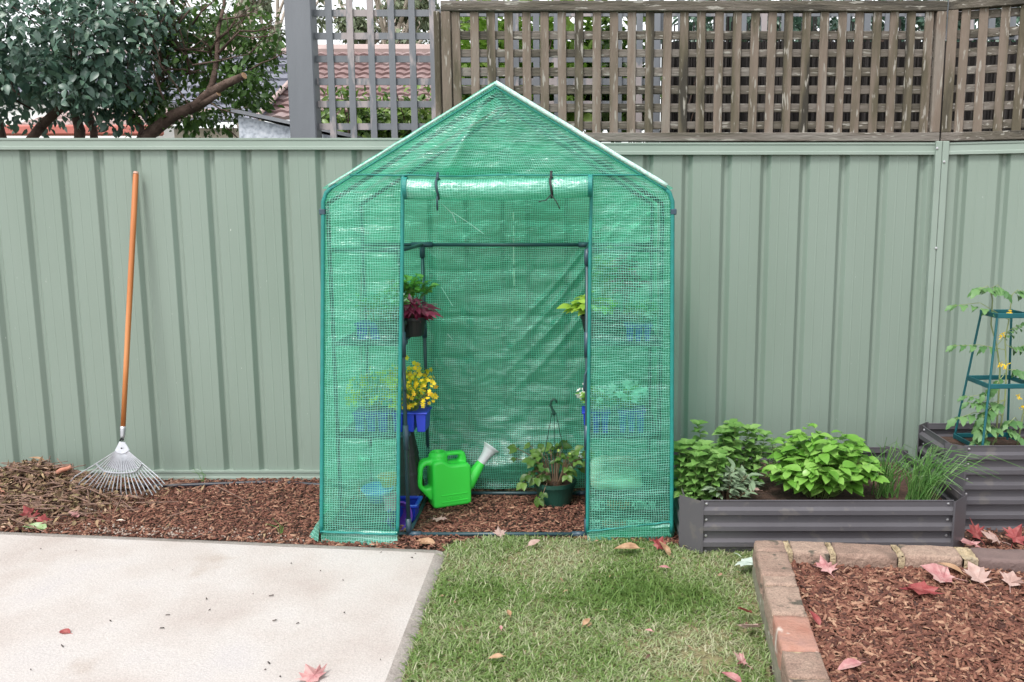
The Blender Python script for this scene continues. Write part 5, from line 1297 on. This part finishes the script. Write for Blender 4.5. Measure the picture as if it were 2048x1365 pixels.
# --- raised steel beds
def steel_bed(label, x0, x1, y0, y1, h, ribs, soil, cut=.05):
    t = thing('raised_garden_bed', label, 'garden bed', ((x0+x1)/2, (y0+y1)/2, 0), 'charcoal steel garden beds')
    zr = .0
    prof = [(0, h)]                             # (out, z) down the wall
    top = .030; pz = h - top; step = (h - .004) / ribs
    prof = [(.0, h), (.0, h - .026)]
    z = h - .026
    while z > .02:
        prof += [(.017, z - .011), (.017, z - .030), (0, z - .038), (0, z - .068)]; z -= .068
    prof = [(o, max(.0, zz)) for o, zz in prof]
    def wall(a, b, nrm, nm='wall'):
        mb = MB(); vs = []; k = len(prof); th = .0012
        for e in (a, b):
            for o, zz in prof: vs.append((e[0] + nrm[0] * o, e[1] + nrm[1] * o, zz))
        mb.add(vs, [(i, i + 1, k + i + 1, k + i) for i in range(k - 1)])
        o = mb.build(nm, M_['steel_bed'], t); m = o.modifiers.new('thick', 'SOLIDIFY'); m.thickness = .0016; m.offset = -1
        # rolled top edge
        mb = MB(); mb.tube([(a[0] + nrm[0]*.0, a[1], h), (b[0], b[1], h)], .003, 6); mb.build('top_edge', M_['steel_bed'], o)
        q = Vector(nrm + (0,)).to_track_quat('Z', 'Y').to_matrix().to_4x4()
        for e, f in ((a, b), (b, a)):
            d = Vector((f[0] - e[0], f[1] - e[1], 0)).normalized() * .022
            zz = h - .013
            while zz > .02:
                mb = MB(); mb.lathe([(0, .004), (.005, .003), (.006, 0)], 8, Vector((e[0], e[1], zz)) + d + Vector(nrm + (0,)) * .0006, q); zz -= .068; mb.build('screw', M_['screw'], o)
    c = cut
    wall((x0 + c, y0), (x1 - c, y0), (0., -1.)); wall((x1 - c, y1), (x0 + c, y1), (0., 1.))
    wall((x0, y1 - c), (x0, y0 + c), (-1., 0.)); wall((x1, y0 + c), (x1, y1 - c), (1., 0.))
    for sx, sy in ((0, 0), (1, 0), (1, 1), (0, 1)):
        X = x1 if sx else x0; Y = y1 if sy else y0; dx = -1 if sx else 1; dy = -1 if sy else 1
        e = .0185
        pl_ = [(X + dx*(c + .008), Y - dy*e), (X + dx*c, Y - dy*e), (X - dx*e, Y + dy*c), (X - dx*e, Y + dy*(c + .008))]
        mb = MB(); vs = [(x, y, .0) for x, y in pl_] + [(x, y, h + .004) for x, y in pl_]; vs[4] = (*pl_[0], h + .004)
        mb.add(vs, [(i, i+1, 5+i, 4+i) for i in range(3)])
        o = mb.build('corner_post', M_['steel_bed'], t); m = o.modifiers.new('thick', 'SOLIDIFY'); m.thickness = .002; m.offset = 0
    def sl(a, b):
        X, Y = lerp(x0 + .02, x1 - .02, a), lerp(y0 + .02, y1 - .02, b); return Vector((X, Y, soil + .012 * nz(X * 8, Y * 8)))
    sheet('bed_soil', sl, 24, 24, M_['soil'], t)
    return t
BX0, BX1, BY0, BY1 = .425, 1.586, -.15, .65
steel_bed('long low charcoal steel garden bed planted with herbs, beside the greenhouse', BX0, BX1, BY0, BY1, .238, 4, .17, .062)
TX0, TY0 = 1.625, .115
steel_bed('taller charcoal steel garden bed holding the tomato cage, at the right edge', TX0, TX0 + 1.05, TY0, TY0 + .40, .395, 6, .335, .045)
def herb(name, label, u, Y, z=.175): return thing(name, label, 'herb', (P(u, 980, Y).x, Y, z), 'herbs in the low steel bed')
def plant(t, *a, **k): tuft(t, Vector(t.location), *a, **k)
g = herb('basil_plant', 'big bushy basil with broad glossy leaves in the middle of the herb bed', 1640, .10)
tuft(g, g.location, .27, .17, .225, 84, 8, .066, leaf_t(.62, .12, .38, 6, .75), 'basil', 'stem', .75, .25, lname='leaves', start=.2)
tuft(g, g.location + Vector((.02, .06, .05)), .21, .10, .26, 26, 7, .062, leaf_t(.62, .12, .38, 6, .75), 'basil', None, .5, .2, lname='leaves', start=.45)
def upright(g, sp, hmin, hmax, nst, size, mat, tmpl=LEAF_WIDE, pair=.022, smat='stem'):
    mb = MB(); pos = []; dd = []; nn = []; L = Vector(g.location)
    for i in range(nst):
        b = L + Vector((random.uniform(-sp, sp), random.uniform(-sp, sp) * .7, 0)); h = random.uniform(hmin, hmax)
        ln = Vector((random.uniform(-.22, .22), random.uniform(-.2, .1), 1)); mb.tube([b, b + ln * h * .5, b + ln * h], [.0024, .002, .0012], 5)
        z = h * .18; a = random.uniform(0, 3.14)
        while z < h:
            f = z / h; s_ = size * (1.05 - .55 * f ** 2)
            for q in (0, math.pi):
                pos.append((b + ln * z)[:]); dd.append((math.cos(a + q), math.sin(a + q), .25 - .2 * (1 - f))); nn.append((random.uniform(-.2,.2), -.2, 1)); 
            a += 1.57 + random.uniform(-.3,.3); z += pair * random.uniform(.8, 1.2)
        for q in range(4): pos.append((b + ln * h)[:]); dd.append((math.cos(a + q*1.57), math.sin(a + q*1.57), .7)); nn.append((0, -.3, 1))
    mb.build('stem', M_[smat], g); n = len(pos)
    scatter('leaves', tmpl, np.array(pos), basis(np.array(dd), np.array(nn)), size * rng.uniform(.65, 1.1, n), M_[mat], g, smooth=True)
tuft(g, g.location + Vector((0, .03, .08)), .20, .12, .20, 9, 9, .045, leaf_t(.55, .12, .3, 6, .75), 'basil', 'stem', .4, .5, lname='leaves', start=.4)
g = herb('mint_plant', 'mint with upright leafy stems at the left end of the herb bed', 1392, .02); upright(g, .075, .12, .26, 20, .050, 'mint')
g = herb('mint_plant', 'tall mint behind the grey sage, with its tips above the bed edge', 1462, .22); upright(g, .10, .14, .30, 24, .052, 'mint')
g = herb('oregano_plant', 'low round leaved oregano in front of the tall mint', 1425, .16); upright(g, .09, .08, .2, 18, .040, 'mint')
g = herb('sage_plant', 'grey green sage with narrow felted leaves in front of the mint', 1452, .0); tuft(g, g.location, .14, .09, .16, 26, 10, .058, LEAF_NARROW, 'sage', 'stem_red', .7, .45, start=.25)
g = herb('rosemary_plant', 'thin upright rosemary sprig behind the basil', 1548, .32); upright(g, .02, .14, .21, 3, .024, 'mint', LEAF_NARROW, .008)
g = herb('small_herb', 'small pale seedling at the front left corner of the herb bed', 1376, -.06); upright(g, .02, .04, .06, 4, .022, 'mint')
for (u, Y, nb, lab, dx) in ((1768, .10, 60, 'thin tuft of chives beside the basil', .0), (1838, .02, 130, 'chives with long arching blades at the right end of the herb bed', .12)):
    g = thing('chives', lab, 'herb', (P(u, 985, Y).x, Y, .175), 'herbs in the low steel bed'); mb = MB(); L = Vector(g.location)
    for i in range(nb):
        b = L + Vector((random.uniform(-.05, .05), random.uniform(-.045, .045), 0)); a = random.uniform(0, 6.28); h = random.uniform(.12, .28); q = random.uniform(.0, 1.1)
        o = Vector((math.cos(a) * q + dx * 2.2, math.sin(a) * q * .8 - .1, 0))
        mb.tube([b, b + o * h * .25 + Vector((0,0,h*.5)), b + o * h * .6 + Vector((0,0,h*.85)), b + o * h * 1.05 + Vector((0,0,h*(1 - q*.35)))], [.0016, .0017, .0014, .0006], 4)
    mb.build('blades', M_['chive'], g)
flat_leaf('fallen_leaf', 'pale dry leaf on the soil between the sage and the basil', 'leaf', Vector((P(1507, 975, .12).x, .12, .20)), .06, 'maple_pale', R(80), R(10), 0, 'oval', 'fallen leaves')

# --- tomato cage and plant
tc_ = Vector((P(1992, 632, .245).x + .074, .32, .34))
cage = thing('tomato_cage', 'teal plastic tomato cage tapering upwards in the tall steel bed', 'plant support', tc_)
zt, zm, zb = P(2000, 628, .32).z, P(2000, 764, .32).z, .355
ca = R(-87)
def ring_c(z, hw): return [tc_ + Vector((math.cos(ca + math.pi/4 + k * math.pi/2) * hw * 1.414, math.sin(ca + math.pi/4 + k * math.pi/2) * hw * 1.414, z - tc_.z)) for k in range(4)]
for z, hw in ((zt, .074), (zm, .102), (zb, .132)):
    c_ = ring_c(z, hw); mb = MB()
    for k in range(4):
        a, b = c_[k], c_[(k+1) % 4]; d = (b - a).normalized(); n_ = Vector((d.y, -d.x, 0)) * .003; q = Vector((0, 0, .011)); a = a - d * .003; b = b + d * .003
        mb.hexa([a - n_ - q, b - n_ - q, b + n_ - q, a + n_ - q, a - n_ + q, b - n_ + q, b + n_ + q, a + n_ + q])
    mb.build('ring', M_['cage'], cage, bevel=.002)
tops, bots = ring_c(zt + .012, .070), ring_c(.30, .134)
for a, b in zip(tops, bots):
    mb = MB(); mb.tube([b, a], .0055, 8); mb.build('stake', M_['cage'], cage)
tom = thing('tomato_plant', 'leggy tomato plant with small yellow flowers growing up through the teal cage', 'plant', tc_)
mb = MB(); lp = []; ld = []; ln_ = []; fp = []
stems = [[(1985,890,.32),(2000,862,.31),(2010,800,.31),(2013,740,.32),(2010,680,.33),(2018,640,.32),(2024,590,.31)],
         [(1992,885,.36),(2000,740,.36),(1993,690,.36),(1982,650,.35),(1985,600,.34),(1980,578,.33)], [(1972,885,.28),(1968,850,.27),(1975,820,.28)], [(2035,890,.34),(2042,850,.32),(2052,800,.32)]]
for s_ in stems:
    pts = [P(*q) for q in s_]; mb.tube(pts, [.0042 - .0024 * i / len(pts) for i in range(len(pts))], 6)
comp = [((2010,700,.31),(1958,690,.28),(1905,692,.26)), ((2018,640,.31),(1960,606,.29),(1905,612,.27)), ((1985,590,.33),(1975,572,.30),(1958,580,.28)), ((2024,590,.31),(2035,580,.3),(2050,585,.29)),
        ((2012,745,.31),(1990,772,.28),(1968,790,.26)), ((2010,800,.31),(1960,812,.28),(1935,805,.27)), ((2006,830,.31),(1950,825,.28),(1912,838,.27)), ((2010,800,.31),(1985,815,.26),(1965,835,.24)),
        ((1970,850,.27),(1965,830,.25),(1958,860,.24)), ((2013,740,.31),(2030,740,.29),(2055,748,.28)), ((2012,690,.32),(2030,700,.3),(2050,690,.29)), ((1995,690,.36),(2020,660,.34),(2040,650,.33)), ((2000,862,.31),(2025,850,.27),(2040,880,.26)),
        ((1972,885,.28),(1962,870,.26),(1950,888,.25)), ((2000,862,.31),(1985,850,.26),(1972,862,.24)), ((2005,835,.31),(1960,790,.30),(1930,795,.29)), ((2040,850,.32),(2030,835,.29),(2015,850,.27)), ((1980,578,.33),(1995,570,.3),(2008,585,.29))]
for a, m, b in comp:
    a, m, b = P(*a), P(*m), P(*b); mb.tube([a, m, b], [.0018, .0015, .001], 5)
    for k in range(9):
        t_ = .25 + .75 * k / 8; p = (1-t_)**2 * a + 2*t_*(1-t_) * m + t_*t_ * b; fw = (b - a).normalized()
        sd_ = fw.cross(Vector((0, .3, 1))).normalized() * (1 if k % 2 else -1)
        lp.append(p[:]); ld.append((fw * .6 + (sd_ if k < 8 else Vector()) + Vector((0, -.1, -.35)))[:]); ln_.append((random.uniform(-.3,.3), -.6, .8))
mb.build('stem', M_['tomato_stem'], tom)
TL = leaf_t(.55, .12, .4, 6)
tv_, tf_ = TL; tv_ = [(x, y * (1.22 if (i // 3) % 2 else .82), z) for i, (x, y, z) in enumerate(tv_)]
n = len(lp); scatter('leaves', (tv_, tf_), np.array(lp), basis(np.array(ld), np.array(ln_)), rng.uniform(.036, .068, n), M_['tomato'], tom)
for (u, v, Y) in ((2018,625,.29),(2000,672,.30),(2012,731,.29),(2004,729,.29),(2035,795,.29),(2042,815,.29)):
    c = P(u, v, Y); pos = []; dd = []; nn = []
    for k in range(11): pos.append((c + Vector((random.uniform(-.012,.012), 0, random.uniform(-.01,.01))))[:]); dd.append((random.uniform(-1,1), -.5, random.uniform(-1,.6))); nn.append((0, -1, .2))
    scatter('flower_cluster', LEAF_NARROW, np.array(pos), basis(np.array(dd), np.array(nn)), rng.uniform(.012, .018, len(pos)), M_['yellow'], tom)

# --- brick edge: every brick its own thing, bedded on a mortared footing
foot = thing('brick_edging_base', 'mortared rendered base under the brick edge beside the lawn', 'edging', tuple(bpt(.05, .05, 0)))
def footing(a0, b0, a1, b1):
    mb = MB(); mb.hexa([bpt(a0,b0,-.01), bpt(a1,b0,-.01), bpt(a1,b1,-.01), bpt(a0,b1,-.01), bpt(a0,b0,.095), bpt(a1,b0,.095), bpt(a1,b1,.095), bpt(a0,b1,.095)][0:8]); return mb
mb = footing(.003, .003, BW - .003, 1.5); o = mb.build('base', pmat('stained render', [(.13,.115,.085),(.24,.22,.165),(.16,.165,.10)], 9, .95, .8, 50, wear=((.5,.46,.42), 18, .62)), foot)
mb = footing(BW - .002, .004, 1.7, BW - .004); mb.build('base', M_['mortar'], foot)
def brick(label, a0, b0, a1, b1, mat, tilt=0, dz=0):
    bm_n = 6
    mb = MB(); vs = []; z0, z1 = .097, ZB + dz
    nx, ny, nz_ = 10, 5, 4
    # a slightly lumpy, worn block
    def pt(x, y, z):
        p = bpt(lerp(a0, a1, x), lerp(b0, b1, y), lerp(z0, z1, z) + tilt * (x - .5))
        c = min(x, 1-x) * abs(a1-a0), min(y, 1-y) * abs(b1-b0), (1 - z) * (z1 - z0)
        e = sorted(c)[1]; rr = max(0, .010 - e) / .010
        q = bpt((a0+a1)/2, (b0+b1)/2, (z0+z1)/2)
        p = p + (q - p).normalized() * rr * (.004 + .006 * abs(nz(p.x * 30, p.y * 30, p.z * 30)))
        return p + Vector((nz(p.x*22, p.y*22, p.z*22), nz(p.y*22, p.z*22, p.x*22 + 5), nz(p.z*22 + 9, p.x*22, p.y*22))) * .0035
    def face(f, n1, n2):
        vs = [f(i / n1, j / n2) for j in range(n2 + 1) for i in range(n1 + 1)]
        mb.add(vs, [(j*(n1+1)+i, j*(n1+1)+i+1, (j+1)*(n1+1)+i+1, (j+1)*(n1+1)+i) for j in range(n2) for i in range(n1)], rd)
    rd = random.random()
    face(lambda s, t: pt(s, t, 1), 18, 10)
    face(lambda s, t: pt(s, 0, t), 18, 6); face(lambda s, t: pt(s, 1, t), 18, 6); face(lambda s, t: pt(0, s, t), 10, 6); face(lambda s, t: pt(1, s, t), 10, 6)
    o = mb.build('brick', M_[mat], smooth=True); me = o.data
    import bmesh
    bm = bmesh.new(); bm.from_mesh(me); bmesh.ops.remove_doubles(bm, verts=bm.verts, dist=.0002); bmesh.ops.recalc_face_normals(bm, faces=bm.faces); bm.to_mesh(me); bm.free()
    return tag(o, label, 'brick', 'bricks of the garden edge')
# side row, from the far corner towards the viewer: lengths read off the photograph
def bcoord(u, v):                              # photo pixel on the brick tops -> distance along the side row
    p = G(u, v, ZB) - bc; A = Matrix(((ba.x, bb.x), (ba.y, bb.y))).inverted() @ Vector((p.x, p.y)); return A
ys = [0] + [bcoord(u, v)[1] for u, v in ((1512,1101),(1529,1150),(1537,1170),(1552,1229),(1567,1300))] + [1.0, 1.24, 1.48]
lab = ['brown brick at the far corner of the brick edge, where the two rows meet', 'brown brick with a yellow mortar spot, second from the corner of the side row', 'narrow brown brick sliver, third from the corner of the side row', 'pale tan brick, fourth from the corner of the side row', 'orange red brick flaked with white, in the side row', 'large pinkish tan brick at the front of the side row', 'tan brick of the side row nearest to the viewer', 'brown brick of the side row beyond the lower frame edge']
mts = ['brick', 'brick', 'brick', 'brick', 'brick_red', 'brick', 'brick', 'brick']
for i in range(8):
    y0 = ys[i] + (.004 if i else 0); y1 = ys[i+1] - .003
    if y1 - y0 < .02: y1 = y0 + .02
    brick(lab[i], .0 + random.uniform(-.002,.003), y0, BW + random.uniform(-.003,.003), y1, mts[i], random.uniform(-.003,.003), random.uniform(-.003,.003))
xs = [(BW + .02, bcoord(1658,1100)[0]), (bcoord(1668,1100)[0], bcoord(1790,1100)[0]), (bcoord(1805,1105)[0], bcoord(1928,1115)[0]), (bcoord(1948,1108)[0], bcoord(2082,1115)[0]), (bcoord(2092,1115)[0], bcoord(2200,1115)[0])]
lab = ['short brown brick in the back row, next to the corner', 'smooth grey brown brick in the back row', 'rough grey brown brick in the back row between two mortar joints', 'dark purplish brick at the right end of the back row', 'dark brick of the back row beyond the right frame edge']
for i, (a, b) in enumerate(xs):
    brick(lab[i], a, .002, b, BW, 'brick_dark' if i >= 3 else 'brick', random.uniform(-.003,.003), random.uniform(-.004,.002))
for a0, a1 in ((BW + .001, BW + .019), (xs[0][1] + .001, xs[1][0] - .001), (xs[1][1] + .001, xs[2][0] - .001), (xs[2][1] + .001, xs[3][0] - .001)):
    jm = MB(); vs = []; n = 8
    for j in range(n + 1):
        for i in range(5): vs.append(bpt(lerp(a0 - .003, a1 + .003, i / 4), lerp(.0, BW + .003, j / n), ZB - .006 + .012 * nz(j * .8, i * 1.1 + a0 * 20)))
    jm.add(vs, [(j*5+i, j*5+i+1, (j+1)*5+i+1, (j+1)*5+i) for j in range(n) for i in range(4)])
    jm.add([bpt(a0 - .002, BW + .002, .097), bpt(a1 + .002, BW + .002, .097), bpt(a1 + .002, BW + .003, ZB - .004), bpt(a0 - .002, BW + .003, ZB - .004)], [(0,1,2,3)])
    jm.add([bpt(a0 - .002, .001, .0), bpt(a1 + .002, .001, .0), bpt(a1 + .002, .0, ZB - .004), bpt(a0 - .002, .0, ZB - .004)], [(0,1,2,3)])
    jm.build('mortar_joint', M_['mortar'], foot)
for k in range(1, 8):
    y = ys[k]; jm = MB(); jm.add([bpt(.004, y - .004, ZB - .007), bpt(BW - .004, y - .004, ZB - .007), bpt(BW - .004, y + .006, ZB - .007), bpt(.004, y + .006, ZB - .007)], [(0,1,2,3)])
    jm.build('mortar_joint', M_['mortar'], foot)
# weeds at the foot of the fence
for u, v, lab in ((405, 955, 'small green weed at the foot of the fence right of the rake'), (130, 925, 'thin grass stalk at the foot of the fence behind the leaf heap'), (563, 1072, 'single grass stalk in the mulch left of the greenhouse')):
    c = P(u, 965, .80) if v < 1000 else G(u, v, .01); g = thing('weed', lab, 'weed', (c.x, c.y, .01)); mb = MB()
    for i in range(4): mb.tube([(c.x, c.y, .0), (c.x + random.uniform(-.02,.02), c.y, .05), (c.x + random.uniform(-.06,.04), c.y - .01, random.uniform(.05,.11))], [.0018,.0015,.0006], 4)
    mb.build('blades', M_['chive'], g)
